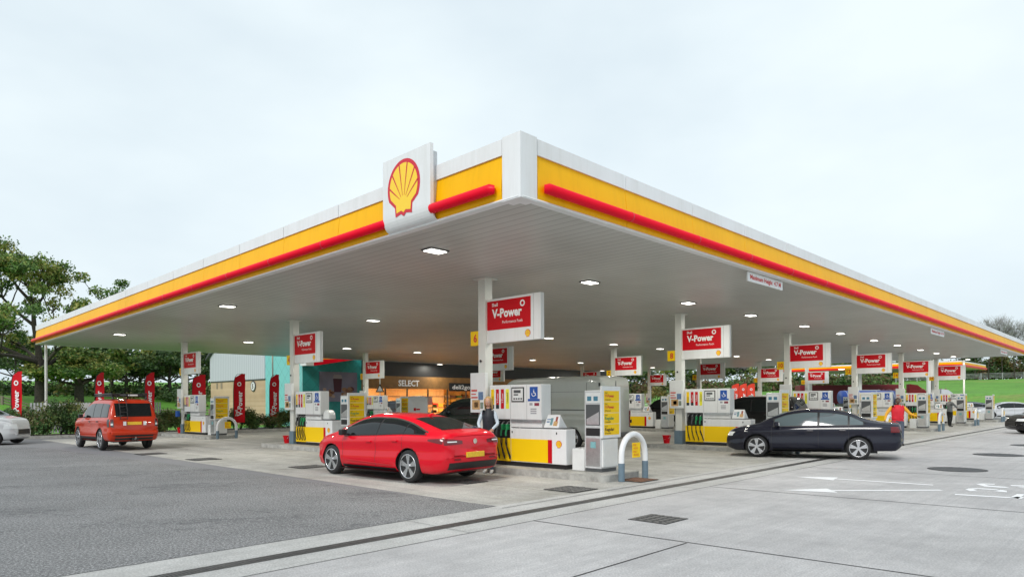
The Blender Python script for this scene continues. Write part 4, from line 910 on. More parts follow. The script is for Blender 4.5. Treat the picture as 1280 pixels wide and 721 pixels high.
# ================================================================== vehicles
def crom(tab, x):
    xs_ = [t[0] for t in tab]; ys_ = [t[1] for t in tab]
    if x <= xs_[0]: return ys_[0]
    if x >= xs_[-1]: return ys_[-1]
    i = max(0, np.searchsorted(xs_, x) - 1); h = xs_[i + 1] - xs_[i]; t = (x - xs_[i]) / h
    def m(k):
        if k <= 0: return (ys_[1] - ys_[0]) / (xs_[1] - xs_[0])
        if k >= len(xs_) - 1: return (ys_[-1] - ys_[-2]) / (xs_[-1] - xs_[-2])
        a, b = (ys_[k] - ys_[k - 1]) / (xs_[k] - xs_[k - 1]), (ys_[k + 1] - ys_[k]) / (xs_[k + 1] - xs_[k])
        return 0 if a * b <= 0 else 2 * a * b / (a + b)
    t2, t3 = t * t, t * t * t
    return ys_[i] * (2 * t3 - 3 * t2 + 1) + h * m(i) * (t3 - 2 * t2 + t) + ys_[i + 1] * (3 * t2 - 2 * t3) + h * m(i + 1) * (t3 - t2)
class Car:
    """lofted car body: tables along x (0 = rear axle, + = front); every panel, pane and lamp is cut to lie on the same surface"""
    def __init__(s, T): 
        s.T = T; s.x0, s.x1 = T['top'][0][0], T['top'][-1][0]; s.X = np.linspace(s.x0, s.x1, 150); s.R = [s.ring(x) for x in s.X]
    def ring(s, x):
        T = s.T; zt, zs, w, wr, zb = (crom(T[k], x) for k in ('top', 'belt', 'w', 'wr', 'bot')); zs = min(zs, zt - .02)
        ctl = [(0, zb), (w * .80, zb), (w * .93, zb + .05), (w * .985, zb + .16), (w, zb + (zs - zb) * .36), (w * .972, zb + (zs - zb) * .62), (w * .992, zb + (zs - zb) * .84), (w * .958, zs - .02), (w * .93, zs + .0), (w * .905, zs + (zt - zs) * .12)]
        hgt = zt - zs; wt = min(wr, w * .9)
        ctl += [((w * .905) * .5 + wt * .5 + .015, zs + hgt * .55), (wt, zt - min(.10, hgt * .2)), (wt * .93, zt - min(.045, hgt * .1)), (wt * .75, zt - min(.018, hgt * .05)), (wt * .4, zt - .003), (0, zt)]
        # uniform resample with light smoothing
        P = np.array(ctl); out = []
        for i in range(len(P) - 1):
            p0, p1, p2, p3 = P[max(0, i - 1)], P[i], P[i + 1], P[min(len(P) - 1, i + 2)]
            for k in range(3):
                t = k / 3; tau = .35; m1, m2 = (p2 - p0) * tau, (p3 - p1) * tau
                out.append((2 * t ** 3 - 3 * t * t + 1) * p1 + (t ** 3 - 2 * t * t + t) * m1 + (3 * t * t - 2 * t ** 3) * p2 + (t ** 3 - t * t) * m2)
        out.append(P[-1]); return np.array(out)
    def sec(s, x):
        f = (x - s.x0) / (s.x1 - s.x0) * (len(s.X) - 1); i = int(max(0, min(len(s.X) - 2, math.floor(f)))); t = f - i; return s.R[i] * (1 - t) + s.R[i + 1] * t
    def hw(s, x, z):
        if x < s.x0 or x > s.x1: return -1
        r = s.sec(x); 
        if z < r[0][1] or z > r[-1][1]: return -1
        return float(np.interp(z, np.maximum.accumulate(r[3:, 1]), r[3:, 0]))
    def ztop(s, x, y):
        r = s.sec(x)[18:][::-1]; return float(np.interp(abs(y), np.maximum.accumulate(r[:, 0]), r[:, 1]))
    def body(s, m, wheels, wr_):
        b = MB(); n = len(s.R[0]); vs = []; fs = []
        for x, r in zip(s.X, s.R):
            vs += [(x, p[0], p[1]) for p in r] + [(x, -p[0], p[1]) for p in r[-2:0:-1]]
        N = 2 * n - 2
        for i in range(len(s.X) - 1):
            for k in range(N): a = i * N + k; c_ = i * N + (k + 1) % N; fs.append([a, a + N, c_ + N, c_])
        fs.append(list(range(N))); fs.append([(len(s.X) - 1) * N + k for k in range(N)][::-1])
        b.add(vs, fs, m, True); me = b.mesh('body')
        bm = bmesh.new(); bm.from_mesh(me); bmesh.ops.recalc_face_normals(bm, faces=bm.faces[:]); bm.to_mesh(me); bm.free()
        ob = bpy.data.objects.new('body', me); COL.objects.link(ob)
        me.materials.append(M_black)
        c = MB()
        for wx in wheels:
            for sg in (1, -1):
                W_ = crom(s.T['w'], wx); y0, y1 = sorted((sg * (W_ - .30), sg * (W_ + .12))); cv = [(wx + wr_ * math.cos(2 * math.pi * k / 40), wr_ * .97 * math.sin(2 * math.pi * k / 40) + s.T['wz']) for k in range(40)]
                c.prism(cv, y0, y1, M_black, 'Y')
        cm = c.mesh('cut'); bm = bmesh.new(); bm.from_mesh(cm); bmesh.ops.recalc_face_normals(bm, faces=bm.faces[:]); bm.to_mesh(cm); bm.free()
        co = bpy.data.objects.new('cut', cm); COL.objects.link(co)
        md = ob.modifiers.new('b', 'BOOLEAN'); md.object = co; md.operation = 'DIFFERENCE'; md.solver = 'EXACT'
        dg = bpy.context.evaluated_depsgraph_get(); dg.update(); nm = bpy.data.meshes.new_from_object(ob.evaluated_get(dg)); ob.modifiers.clear(); old = ob.data; ob.data = nm
        bpy.data.objects.remove(co); return ob
    def side(s, b, xs_, lo, hi, m, off=.006, n=7, sides=(1, -1)):
        f = lambda q, x: q(x) if callable(q) else q
        for sg in sides:
            vs = []; fs = []; c = 0
            for x in xs_:
                l, h = f(lo, x), f(hi, x); h = max(h, l + .0005)
                for k in range(n): z = l + (h - l) * k / (n - 1); vs.append((x, sg * (s.hw(x, z) + off), z))
            for i in range(len(xs_) - 1):
                for k in range(n - 1):
                    a = i * n + k; q = [a, a + 1, a + n + 1, a + n]; fs.append(q if sg > 0 else q[::-1])
            b.add(vs, fs, m, True)
    def top(s, b, xs_, wl, m, off=.006, n=13):
        vs = []; fs = []
        for x in xs_:
            w = wl(x) if callable(wl) else wl
            for k in range(n): y = w * (2 * k / (n - 1) - 1); vs.append((x, y, s.ztop(x, y) + off))
        for i in range(len(xs_) - 1):
            for k in range(n - 1): a = i * n + k; fs.append([a, a + n, a + n + 1, a + 1])
        b.add(vs, fs, m, True)
    def endx(s, y, z, rear):
        xs_ = s.X if rear else s.X[::-1]
        last = None
        for x in xs_:
            h = s.hw(x, z)
            if h >= abs(y):
                if last is None: return x
                x_a, x_b = last, x
                for _ in range(12):
                    xm = (x_a + x_b) / 2
                    if s.hw(xm, z) >= abs(y): x_b = xm
                    else: x_a = xm
                return x_b
            last = x
        return xs_[0]
    def end(s, b, ys_, lo, hi, m, rear=True, off=.006, n=5):
        f = lambda q, y: q(y) if callable(q) else q
        vs = []; fs = []
        for y in ys_:
            l, h = f(lo, y), f(hi, y)
            for k in range(n): z = l + (h - l) * k / (n - 1); vs.append((s.endx(y, z, rear) + (-off if rear else off), y, z))
        for i in range(len(ys_) - 1):
            for k in range(n - 1): a = i * n + k; q = [a, a + 1, a + n + 1, a + n]; fs.append(q)
        b.add(vs, fs, m, True)
def lin(a, b, n): return [a + (b - a) * i / (n - 1) for i in range(n)]
def wheel(par, x, y, r, w, sg, style=5):
    W_ = MB(); prof = [(r * .70, -w / 2 + .01), (r * .86, -w / 2), (r * .97, -w / 2 + .025), (r, -w / 2 + .06), (r, w / 2 - .06), (r * .97, w / 2 - .025), (r * .86, w / 2), (r * .70, w / 2 - .01)]
    n = 36; vs = [(a * math.cos(2 * math.pi * k / n), q, a * math.sin(2 * math.pi * k / n)) for a, q in prof for k in range(n)]
    fs = [[i * n + k, i * n + (k + 1) % n, (i + 1) * n + (k + 1) % n, (i + 1) * n + k] for i in range(len(prof) - 1) for k in range(n)]
    e = bpy.data.objects.new('wheel', None); COL.objects.link(e); e.parent = par; e.location = (x, y, r)
    W_.add(vs, fs, M_rubber, True); W_.build('tyre', e)
    b = MB(); o_ = sg * w / 2
    def Y(k): return o_ + sg * k
    # barrel and lip
    b.tube([(0, -w / 2 + .02, 0), (0, w / 2 - .02, 0)], r * .70, M_black, 30, True)
    lip = [(r * .72 * math.cos(2 * math.pi * k / 36), Y(-.008), r * .72 * math.sin(2 * math.pi * k / 36)) for k in range(37)]; b.tube(lip, .012, M_rim, 6, False)
    for k in range(style):
        a = 2 * math.pi * k / style + .3
        for dv in (-.16, .13):
            a1 = a + dv; p0 = (r * .14 * math.cos(a), Y(-.015), r * .14 * math.sin(a)); p1 = (r * .70 * math.cos(a1), Y(-.012), r * .70 * math.sin(a1)); t = Vector((-math.sin(a1), 0, math.cos(a1))); w0, w1 = r * .07, r * .085
            q = [Vector(p0) - t * w0, Vector(p0) + t * w0, Vector(p1) + t * w1, Vector(p1) - t * w1]; q = q if sg < 0 else q[::-1]
            b.add([tuple(v_) for v_ in q] + [tuple(v_ - Vector((0, sg * .03, 0))) for v_ in q], [(0, 1, 2, 3), (4, 7, 6, 5), (0, 4, 5, 1), (1, 5, 6, 2), (2, 6, 7, 3), (3, 7, 4, 0)], M_rim)
    b.cyl((0, Y(-.03) if sg > 0 else Y(-.03) - .03, 0), r * .17, .035, M_rim, 16, 'Y'); b.build('rim', e)
    return e
TAB = {
 'fastback': dict(wz=.34, top=[(-1.09, .80), (-1.07, .93), (-1.02, 1.03), (-.9, 1.07), (-.4, 1.20), (.2, 1.36), (.8, 1.445), (1.4, 1.455), (1.85, 1.40), (2.35, 1.22), (2.85, 1.0), (3.3, .90), (3.6, .80), (3.76, .66), (3.80, .55)],
   belt=[(-1.09, .76), (-1.0, .93), (-.7, 1.0), (0, 1.0), (1.2, .95), (2.4, .90), (2.9, .88), (3.4, .78), (3.7, .64), (3.8, .5)],
   w=[(-1.09, .62), (-1.05, .74), (-.95, .83), (-.7, .90), (-.3, .93), (.3, .93), (1.5, .925), (2.6, .925), (3.1, .90), (3.5, .80), (3.7, .66), (3.8, .48)],
   wr=[(-1.09, .5), (-.9, .66), (-.3, .60), (.5, .58), (1.2, .60), (1.8, .62), (2.4, .70), (2.9, .80), (3.4, .70), (3.8, .35)], bot=[(-1.09, .44), (-.95, .27), (-.6, .2), (3.4, .18), (3.7, .22), (3.8, .30)]),
 'saloon': dict(wz=.32, top=[(-1.08, .72), (-1.06, .98), (-1.0, 1.04), (-.55, 1.07), (-.2, 1.15), (.25, 1.34), (.7, 1.42), (1.3, 1.44), (1.8, 1.38), (2.3, 1.2), (2.75, 1.0), (3.2, .90), (3.5, .80), (3.62, .66), (3.66, .55)],
   belt=[(-1.08, .66), (-1.0, .92), (-.5, .95), (1.2, .92), (2.4, .88), (2.9, .85), (3.3, .76), (3.6, .60), (3.66, .5)],
   w=[(-1.08, .66), (-1.03, .78), (-.85, .86), (-.3, .90), (1.5, .90), (2.6, .90), (3.1, .86), (3.4, .76), (3.6, .6), (3.66, .45)],
   wr=[(-1.08, .55), (-.6, .66), (-.1, .60), (.6, .56), (1.8, .59), (2.3, .68), (2.8, .78), (3.3, .68), (3.66, .35)], bot=[(-1.08, .40), (-.9, .26), (3.3, .18), (3.66, .28)]),
 'suv': dict(wz=.38, top=[(-1.06, .92), (-1.04, 1.10), (-.98, 1.30), (-.86, 1.62), (-.74, 1.80), (-.5, 1.85), (.8, 1.87), (1.5, 1.85), (1.95, 1.74), (2.35, 1.45), (2.6, 1.24), (3.1, 1.16), (3.6, 1.08), (3.76, .98), (3.82, .8)],
   belt=[(-1.06, .88), (-1.0, 1.12), (-.9, 1.17), (1.5, 1.14), (2.6, 1.10), (3.3, 1.03), (3.7, .90), (3.82, .7)],
   w=[(-1.06, .84), (-1.02, .90), (-.9, .94), (-.3, .96), (2.6, .96), (3.2, .94), (3.6, .86), (3.78, .74), (3.82, .66)],
   wr=[(-1.06, .78), (-.9, .76), (-.7, .72), (1.6, .71), (2.2, .76), (2.6, .84), (3.3, .82), (3.82, .5)], bot=[(-1.06, .48), (-.9, .34), (3.4, .30), (3.82, .40)]),
 'mpv': dict(wz=.31, top=[(-.72, .80), (-.70, 1.2), (-.62, 1.6), (-.5, 1.74), (-.2, 1.79), (1.2, 1.80), (1.6, 1.74), (2.1, 1.42), (2.5, 1.20), (2.9, 1.12), (3.2, 1.02), (3.33, .8), (3.36, .6)],
   belt=[(-.72, .75), (-.6, 1.0), (1.5, .98), (2.3, 1.0), (2.8, .98), (3.2, .88), (3.36, .55)],
   w=[(-.72, .74), (-.66, .80), (-.4, .83), (2.2, .83), (2.8, .80), (3.15, .68), (3.36, .45)],
   wr=[(-.72, .7), (-.5, .66), (1.4, .64), (2.0, .68), (2.5, .74), (3.0, .66), (3.36, .35)], bot=[(-.72, .34), (-.5, .24), (3.0, .2), (3.36, .28)]),
 'van': dict(wz=.36, top=[(-1.22, 2.42), (-1.20, 2.50), (-1.12, 2.56), (-.6, 2.60), (2.9, 2.58), (3.2, 2.50), (3.5, 2.30), (4.1, 1.65), (4.45, 1.28), (4.8, 1.12), (4.92, .95), (4.96, .8)],
   belt=[(-1.22, 1.20), (3.0, 1.20), (4.2, 1.15), (4.6, 1.05), (4.96, .7)],
   w=[(-1.22, .90), (-1.17, .95), (-1.0, .97), (3.5, .97), (4.3, .93), (4.7, .80), (4.96, .55)],
   wr=[(-1.22, .80), (-1.1, .84), (3.0, .84), (3.8, .78), (4.4, .80), (4.96, .45)], bot=[(-1.22, .38), (-1.0, .32), (4.5, .26), (4.96, .36)]),
}
def paint(name, c): return mat(name, c, rough=.5, spec=.1, coat=.85, noise=.02, nscale=.8)
def vehicle(name, label, cat, kind, P, yaw, pm, wr_, wb, glassm=None, group=None, detail=True):
    T = thing(name, label, cat, P, yaw, group); C_ = Car(TAB[kind]); g = glassm or M_glass; bd = C_.body(pm, (0, wb), wr_ + .055); bd.parent = T
    zs = lambda x: crom(C_.T['belt'], x); zt = lambda x: crom(C_.T['top'], x); w = lambda x: crom(C_.T['w'], x); wrf = lambda x: crom(C_.T['wr'], x)
    for x, sg in ((0, 1), (0, -1), (wb, 1), (wb, -1)): wheel(T, x, sg * (w(x) - .125), wr_, .225, sg)
    # black sills, plus an underbody slab added to deepen shade under the car
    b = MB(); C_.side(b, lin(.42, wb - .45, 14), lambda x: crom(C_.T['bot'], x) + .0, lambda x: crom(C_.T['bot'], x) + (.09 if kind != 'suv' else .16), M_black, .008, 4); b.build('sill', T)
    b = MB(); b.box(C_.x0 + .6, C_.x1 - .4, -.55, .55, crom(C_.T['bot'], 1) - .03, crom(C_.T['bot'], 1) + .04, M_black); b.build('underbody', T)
    G_ = dict(fastback=((-.72, .20, .02), (1.95, 2.80), [(-.42, .17), (.21, 1.08), (1.14, 2.32)]), saloon=((-.50, .30, .02), (1.9, 2.72), [(-.12, .22), (.27, 1.0), (1.06, 2.22)]), suv=((-.985, -.76, .02), (1.95, 2.55), [(-.72, .02), (.08, .95), (1.01, 2.20)]),
              mpv=((-.66, -.52, .02), (1.65, 2.5), [(-.45, .25), (.31, 1.0), (1.06, 2.12)]), van=((-1.3, -1.3, 0), (3.45, 4.35), [(2.62, 3.95)]))[kind]
    def hi(x): return zt(x) - (.115 if kind in ('fastback', 'saloon') else .17 if kind != 'van' else .42)
    for (a, c_) in G_[2]:
        for sg in (1, -1): b = MB(); C_.side(b, lin(a, c_, 16), lambda x: min(zs(x) + .035, max(hi(x), zs(x) + .03)), lambda x: max(hi(x), zs(x) + .036), g, .010, 8, (sg,)); b.build('side_window', T)
    if kind != 'van':
        b = MB(); C_.side(b, lin(G_[2][0][0] - .03, G_[2][-1][1] + .03, 40), lambda x: min(zs(x) + .025, max(hi(x), zs(x) + .02)), lambda x: max(hi(x), zs(x) + .03), M_black, .005, 8); b.build('door_pillars', T)
    if kind in ('fastback', 'saloon'):
        b = MB(); a, c_ = G_[2][0][0] - .10, G_[2][-1][1] + .06
        C_.side(b, lin(a, c_, 40), lambda x: max(hi(x), zs(x) + .036), lambda x: max(hi(x), zs(x) + .036) + .022, M_chrome if kind == 'fastback' else M_black, .010, 3); C_.side(b, lin(a, c_, 40), lambda x: zs(x) + .012, lambda x: zs(x) + .032, M_black, .008, 3); b.build('window_trim', T)
    b = MB(); C_.top(b, lin(G_[1][0], G_[1][1], 14), lambda x: wrf(x) * .93, g, .007); b.build('windscreen', T)
    rx0, rx1, _ = G_[0]
    if kind in ('fastback', 'saloon'): b = MB(); C_.top(b, lin(rx0, rx1, 16), lambda x: wrf(x) * .90, g, .007); b.build('rear_window', T)
    elif kind in ('suv', 'mpv'):
        b = MB(); z0, z1 = (1.22, 1.70) if kind == 'suv' else (1.08, 1.58); C_.end(b, lin(-.66 if kind == 'suv' else -.6, .66 if kind == 'suv' else .6, 13), z0, z1, g, True, .008, 8); b.build('rear_window', T)
    # door gaps and handles
    b = MB(); gaps = {'fastback': (.19, 1.11, 2.35), 'saloon': (.24, 1.03, 2.3), 'suv': (.05, .98, 2.25), 'mpv': (.28, 1.03, 2.2), 'van': (1.0, 2.5, 3.9)}[kind]
    for x in gaps: C_.side(b, [x, x + .009], (lambda q: crom(C_.T['bot'], q) + .10), (lambda q: zs(q) + (1.1 if kind == 'van' else .03)), M_black, .003, 12)
    if kind == 'van': C_.side(b, [-.6, -.585], .5, 2.35, M_black, .003, 14); C_.side(b, lin(-1.1, 2.5, 20), 1.36, 1.40, mat('van_rub_strip', (.12, .13, .12), .5), .012, 3); C_.side(b, lin(-1.1, 3.9, 24), 2.02, 2.03, M_dgrey, .004, 3)
    b.build('door_gaps', T)
    for x in {'fastback': (.42, 1.34), 'saloon': (.4, 1.25), 'suv': (.25, 1.2), 'mpv': (.45, 1.25), 'van': (2.3, 2.75)}[kind]:
        z = zs(x) - .12
        for sg in (1, -1):
            b = MB(); yy = C_.hw(x, z); b.box(x - .09, x + .09, *sorted((sg * (yy - .01), sg * (yy + .035))), z - .017, z + .017, pm if kind != 'suv' else M_black, .008); b.build('door_handle', T)
    for sg in (1, -1):     # mirrors
        x = {'fastback': 2.2, 'saloon': 2.12, 'suv': 2.1, 'mpv': 2.05, 'van': 3.75}[kind]; z = zs(x) + .10 + (.15 if kind == 'van' else 0); yy = C_.hw(x, zs(x) + .02); b = MB(); s_ = 1.5 if kind == 'van' else 1
        b.box(x - .04, x + .09, *sorted((sg * (yy + .06), sg * (yy + .06 + .17))), z - .07 * s_, z + .07 * s_, M_black if kind in ('suv', 'van', 'fastback') else pm, .03); b.box(x, x + .05, *sorted((sg * (yy - .03), sg * (yy + .08))), z - .06, z - .03, M_black); b.build('door_mirror', T)
    # lamps, plate, bumper
    lr = {'fastback': (.78, .93, .62), 'saloon': (.78, .94, .60), 'suv': (.86, 1.14, .76), 'mpv': (.85, 1.25, .70), 'van': (1.0, 1.5, .86)}[kind]
    for sg in (1, -1):
        b = MB(); y1 = w(C_.x0 + .02) * .985
        if kind == 'fastback':
            C_.end(b, lin(sg * .36, sg * .80, 14), lambda y: .835 - (abs(y) - .36) * .05, lambda y: .90 + (abs(y) - .36) * .12, M_tail, True, .010, 5)
            C_.side(b, lin(C_.endx(.80, .88, True), -.62, 10), lambda x: .83 + (x + 1.0) * .18, lambda x: .955 - (x + 1.0) * .06, M_tail, .010, 5, (sg,)); tl = b.build('tail_lamp', T)
            b = MB(); C_.end(b, lin(sg * .52, sg * .74, 12), .868, .892, M_lamp, True, .016, 3); b.build('reversing_lamp', tl)
        elif kind == 'van':
            C_.end(b, lin(sg * .80, sg * .90, 4), .75, 1.35, M_tail, True, .01, 6); b.build('tail_lamp', T)
        else:
            C_.end(b, lin(sg * lr[2], sg * y1, 8), lr[0], lr[1], M_dgrey if kind == 'suv' else M_tail, True, .010, 5); C_.side(b, lin(C_.x0 + .06, C_.x0 + (.2 if kind != 'saloon' else .28), 6), lr[0], lr[1], M_dgrey if kind == 'suv' else M_tail, .010, 5, (sg,)); tl = b.build('tail_lamp', T)
            if kind == 'suv':
                for zz, mm in ((.92, M_lamp), (1.06, M_tail)):
                    b = MB(); C_.end(b, lin(sg * .78, sg * .86, 4), zz, zz + .07, mm, True, .016, 3); b.build('lamp_lens', tl)
        zf = {'fastback': (.66, .74), 'saloon': (.62, .74), 'suv': (.80, .98), 'mpv': (.66, .86), 'van': (.9, 1.1)}[kind]
        b = MB(); C_.end(b, lin(sg * .40, sg * .74, 8), zf[0], lambda y: zf[1] + .0, M_lamp, False, .008, 4); b.build('headlamp', T)
    b = MB(); C_.end(b, lin(-.38, .38, 7), zf[0] - .22, zf[0] - .02, M_black, False, .006, 4); b.build('grille', T)
    b = MB(); zb0 = crom(C_.T['bot'], C_.x0 + .12)
    C_.end(b, lin(-.70, .70, 15), (lambda y: zb0 + .02), (lambda y: zb0 + (.17 if kind == 'fastback' else .16 if kind != 'suv' else .22)), M_black, True, .009, 4); b.build('rear_valance', T)
    pz = {'fastback': .60, 'saloon': .55, 'suv': .98, 'mpv': .75, 'van': .62}[kind]; xe = C_.endx(0, pz, True)
    b = MB(); b.box(xe - .024, xe - .002, -.26, .26, pz - .055, pz + .055, M_plate, .004); b.build('number_plate', T)
    return T, C_
V = Vector
P_redf = paint('red_car_paint', (.64, .0, .014))
# the red hatchback: rear axle centre from its two rear tyres on the picture
def rearaxle(px, py, yaw, half):    # left rear tyre contact point -> rear axle centre
    p = G(px, py); n_ = V((math.sin(yaw), -math.cos(yaw), 0)); return p + n_ * half
yr = math.atan2(.665, -.747)
T, C_ = vehicle('red_hatchback', 'shiny red fastback car refuelling at the nearest pump', 'car', 'fastback', rearaxle(513, 602.5, yr, .83), yr, P_redf, .345, 2.83)
b = MB(); xe = C_.endx(0, .86, True); b.tube([(xe - .004, .0, .875), (xe - .02, .0, .875)], .055, M_chrome, 18); b.build('badge', T)
b = MB(); C_.top(b, lin(-1.05, -.97, 4), lambda x: .60, P_redf, .016); b.build('lip_spoiler', T)
b = MB(); C_.side(b, lin(.55, 2.2, 20), lambda x: .34 + (x - .55) * .02, lambda x: .36 + (x - .55) * .035, P_redf, .02, 4); b.build('door_crease', T)
b = MB(); b.box(-.1, .1, -.02, .02, 0, .05, M_black) if 0 else None
b = MB(); b.tube([(.35, 0, 1.385), (.25, 0, 1.43), (.16, 0, 1.425)], .02, P_redf, 6, True, [.03, .018, .006]); b.build('roof_aerial', T)
b = MB(); b.cyl((-.95, .55, .21), .035, .05, M_chrome, 10, 'X') if 0 else None
b = MB(); C_.end(b, [-.60, -.5, -.42], .50, .53, M_tail, True, .012, 3); C_.end(b, [.42, .5, .60], .50, .53, M_tail, True, .012, 3); b.build('reflector', T)
# orange off-roader
P_or = paint('burnt_orange_paint', (.50, .034, .008)); yo = math.atan2(.69, -.72)
T, C_ = vehicle('offroader', 'burnt orange off-road car with black roof rack at island 3', 'car', 'suv', rearaxle(124, 562.5, yo, .85), yo, P_or, .385, 2.88)
T.scale = (.98, .90, 1)
b = MB()
for y in (-.62, .62): b.tube([(-.55, y, 1.84), (-.5, y, 1.97), (1.55, y, 1.98), (1.65, y, 1.86)], .035, M_black, 6)
for k in range(8): b.tube([(-.45 + k * .27, -.62, 1.97), (-.45 + k * .27, .62, 1.97)], .032, M_black, 6)
b.tube([(-.52, -.64, 2.04), (-.52, .64, 2.04)], .02, M_black, 6); b.tube([(1.6, -.64, 2.04), (1.6, .64, 2.04)], .02, M_black, 6)
for y in (-.64, .64): b.tube([(-.52, y, 2.04), (1.6, y, 2.04)], .03, M_black, 6)
b.box(-.45, .3, -.5, .1, 1.99, 2.05, M_dgrey); b.box(-.53, -.50, -.30, .05, 1.97, 2.05, M_white2)
for x, y in ((-.52, -.64), (-.52, .64), (1.6, -.64), (1.6, .64), (-.52, 0)): b.tube([(x, y, 1.95), (x, y, 2.04)], .016, M_black, 5)
b.build('roof_rack', T)
b = MB()
for y in (.26, .52): b.tube([(-1.10, y, 1.12), (-1.06, y, 1.45), (-.90, y, 1.80), (-.6, y, 1.96)], .015, M_black, 5)
for z, x in ((1.15, -1.10), (1.38, -1.075), (1.6, -1.0), (1.78, -.91)): b.tube([(x, .26, z), (x, .52, z)], .014, M_black, 5)
b.build('rear_ladder', T)
b = MB(); b.box(-1.10, -1.075, -.40, .40, .90, 1.02, M_black) if 0 else None
b = MB(); b.box(-1.12, -1.08, -.42, -.32, .91, 1.05, M_lamp); b.box(-1.12, -1.08, .32, .42, .91, 1.05, M_lamp); b.build('plate_lamps', T)
b = MB(); b.tube([(-1.0, 0, .42), (-1.16, 0, .42), (-1.2, 0, .48)], .03, M_steel, 8); b.box(-1.14, -.9, -.12, .12, .36, .46, M_black); b.build('tow_bar', T)
b = MB(); b.box(-1.14, -1.0, -.85, .85, .56, .70, P_or, .04); b.build('rear_bumper', T)
# white car at the left edge, facing right
vehicle('small_white_mpv', 'white compact people carrier cut off by the left edge', 'car', 'mpv', G(24, 556) + V((-3.75, -.3, 0)) - V((0, -.9, 0)), R(4), paint('white_car_paint', (.52, .53, .54)), .30, 2.62)
# dark saloon crossing in front of the second island (built at rest)
yd = math.atan2(.45, -.893); pd = at(1010, 20.6); dv = V((math.cos(yd), math.sin(yd), 0))
vehicle('dark_blue_saloon', 'dark navy saloon driving past between the nearest island and the person in red', 'car', 'saloon', pd - dv * 1.35, yd, paint('navy_paint', (.006, .007, .018)), .32, 2.72, M_glass2)
# black car at the right edge, nose in view
vehicle('black_car', 'black car nosing in at the right edge with a bright headlamp', 'car', 'saloon', at(1262, 31.5) + V((4.9, 1.2, 0)), R(172), paint('black_paint', (.006, .006, .007)), .32, 2.68)
vehicle('silver_saloon', 'silver saloon parked beyond the last hoop barrier', 'car', 'saloon', at(1272, 57) + V((.9, .3, 0)), R(160), paint('silver_paint', (.50, .52, .55)), .32, 2.7)
vehicle('navy_hatchback', 'small dark blue car half hidden behind the last two terminals', 'car', 'fastback', at(1226, 60) + V((.3, 0, 0)), R(150), paint('deep_blue_paint', (.015, .018, .05)), .32, 2.7)
vehicle('black_suv', 'black off-road car between the second and third front columns', 'car', 'suv', at(975, 31) , math.atan2(.693, -.721), paint('black_paint', (0, 0, 0)), .36, 2.75)
vehicle('black_suv', 'black off-road car at the pump right of the silver van rear', 'car', 'suv', at(858, 46), math.atan2(.693, -.721), paint('black_paint', (0, 0, 0)), .36, 2.75)
vehicle('dark_estate', 'dark car parked before the shop right of the red hatchback roof', 'car', 'suv', at(628, 28.0), math.atan2(.5, -.86), paint('dark_green_paint', (.008, .016, .012)), .36, 2.75)
vehicle('grey_blue_car', 'grey-blue car in front of the shop left of the white van', 'car', 'mpv', at(500, 47), math.atan2(.693, -.721), paint('grey_blue_paint', (.12, .15, .20)), .31, 2.6)
# silver van
yv = math.atan2(.693, -.721); A_ = V((-.75, 17.3, 0)); 
vr = at(750, 23.4); fwd = V((math.cos(yv), math.sin(yv), 0)); rgt = V((math.sin(yv), -math.cos(yv), 0))
T, C_ = vehicle('panel_van', 'big silver-grey panel van between the nearest island and the column tagged 8', 'van', 'van', vr + rgt * .93 + fwd * 1.22, yv, mat('grey_van_paint', (.42, .44, .41), rough=.3, coat=.6, noise=.03), .36, 3.66)
b = MB(); b.box(-1.235, -1.222, -.006, .006, .55, 2.4, M_black); b.box(-1.25, -1.222, .05, .11, 1.1, 1.3, M_black)
for sg in (1, -1):
    for z in (.9, 1.6, 2.2): b.box(-1.235, -1.18, *sorted((sg * .93, sg * .96)), z, z + .12, M_black)
b.build('rear_door_fittings', T)
b = MB(); b.box(-1.34, -1.15, -.88, .88, .42, .58, M_dgrey, .03); b.build('rear_bumper', T)
# small white van seen over the red car's roof
T, C_ = vehicle('white_van', 'white box van standing before the shop above the red hatchback roof', 'van', 'van', at(516, 37) + V((.2, 1.2, 0)), R(92), paint('white_van_paint', (.72, .73, .74)), .34, 3.4)
T.scale = (.8, .62, .78)
b = MB(); b.box(-1.235, -1.222, .15, .35, 1.55, 1.75, M_redp); b.box(-1.235, -1.222, -.2, .12, 1.6, 1.7, M_redp); b.build('rear_print', T)

# ------------------------------------------------------------------ lorries and the far canopy
far = thing('lorry_canopy', 'separate far canopy with red and yellow band over the lorry lane', 'canopy', (0, 0, 0), 0)
p0 = at(1201, 75); d2 = V((-.721, .693, 0)); u2 = V((.693, .721, 0)); L2 = 19.5
q = [p0, p0 + u2 * 14, p0 + u2 * 14 + d2 * L2, p0 + d2 * L2]
b = MB(); b.prism([x[:2] for x in q], 5.35, 5.6, M_soff); b.build('soffit', far)
def slab(a, c_, k, z0, z1, m, nm):
    b = MB(); d = (c_ - a).normalized(); n_ = V((d.y, -d.x, 0)); 
    b.prism([(a - n_ * .02)[:2], (c_ - n_ * .02)[:2], (c_ + n_ * k)[:2], (a + n_ * k)[:2]], z0, z1, m); b.build(nm, far)
for a, c_ in ((q[3], q[0]), (q[0], q[1])):
    slab(a, c_, .06, 5.25, 5.32, M_orange, 'trim'); slab(a, c_, .2, 5.322, 5.52, M_red, 'red_band'); slab(a, c_, .08, 5.522, 5.78, M_yel, 'yellow_band'); slab(a, c_, .06, 5.782, 5.92, M_white, 'white_band')
b = MB(); b.box(-.2, .2, -.2, .2, 0, .01, M_white) if 0 else None
cc = 0
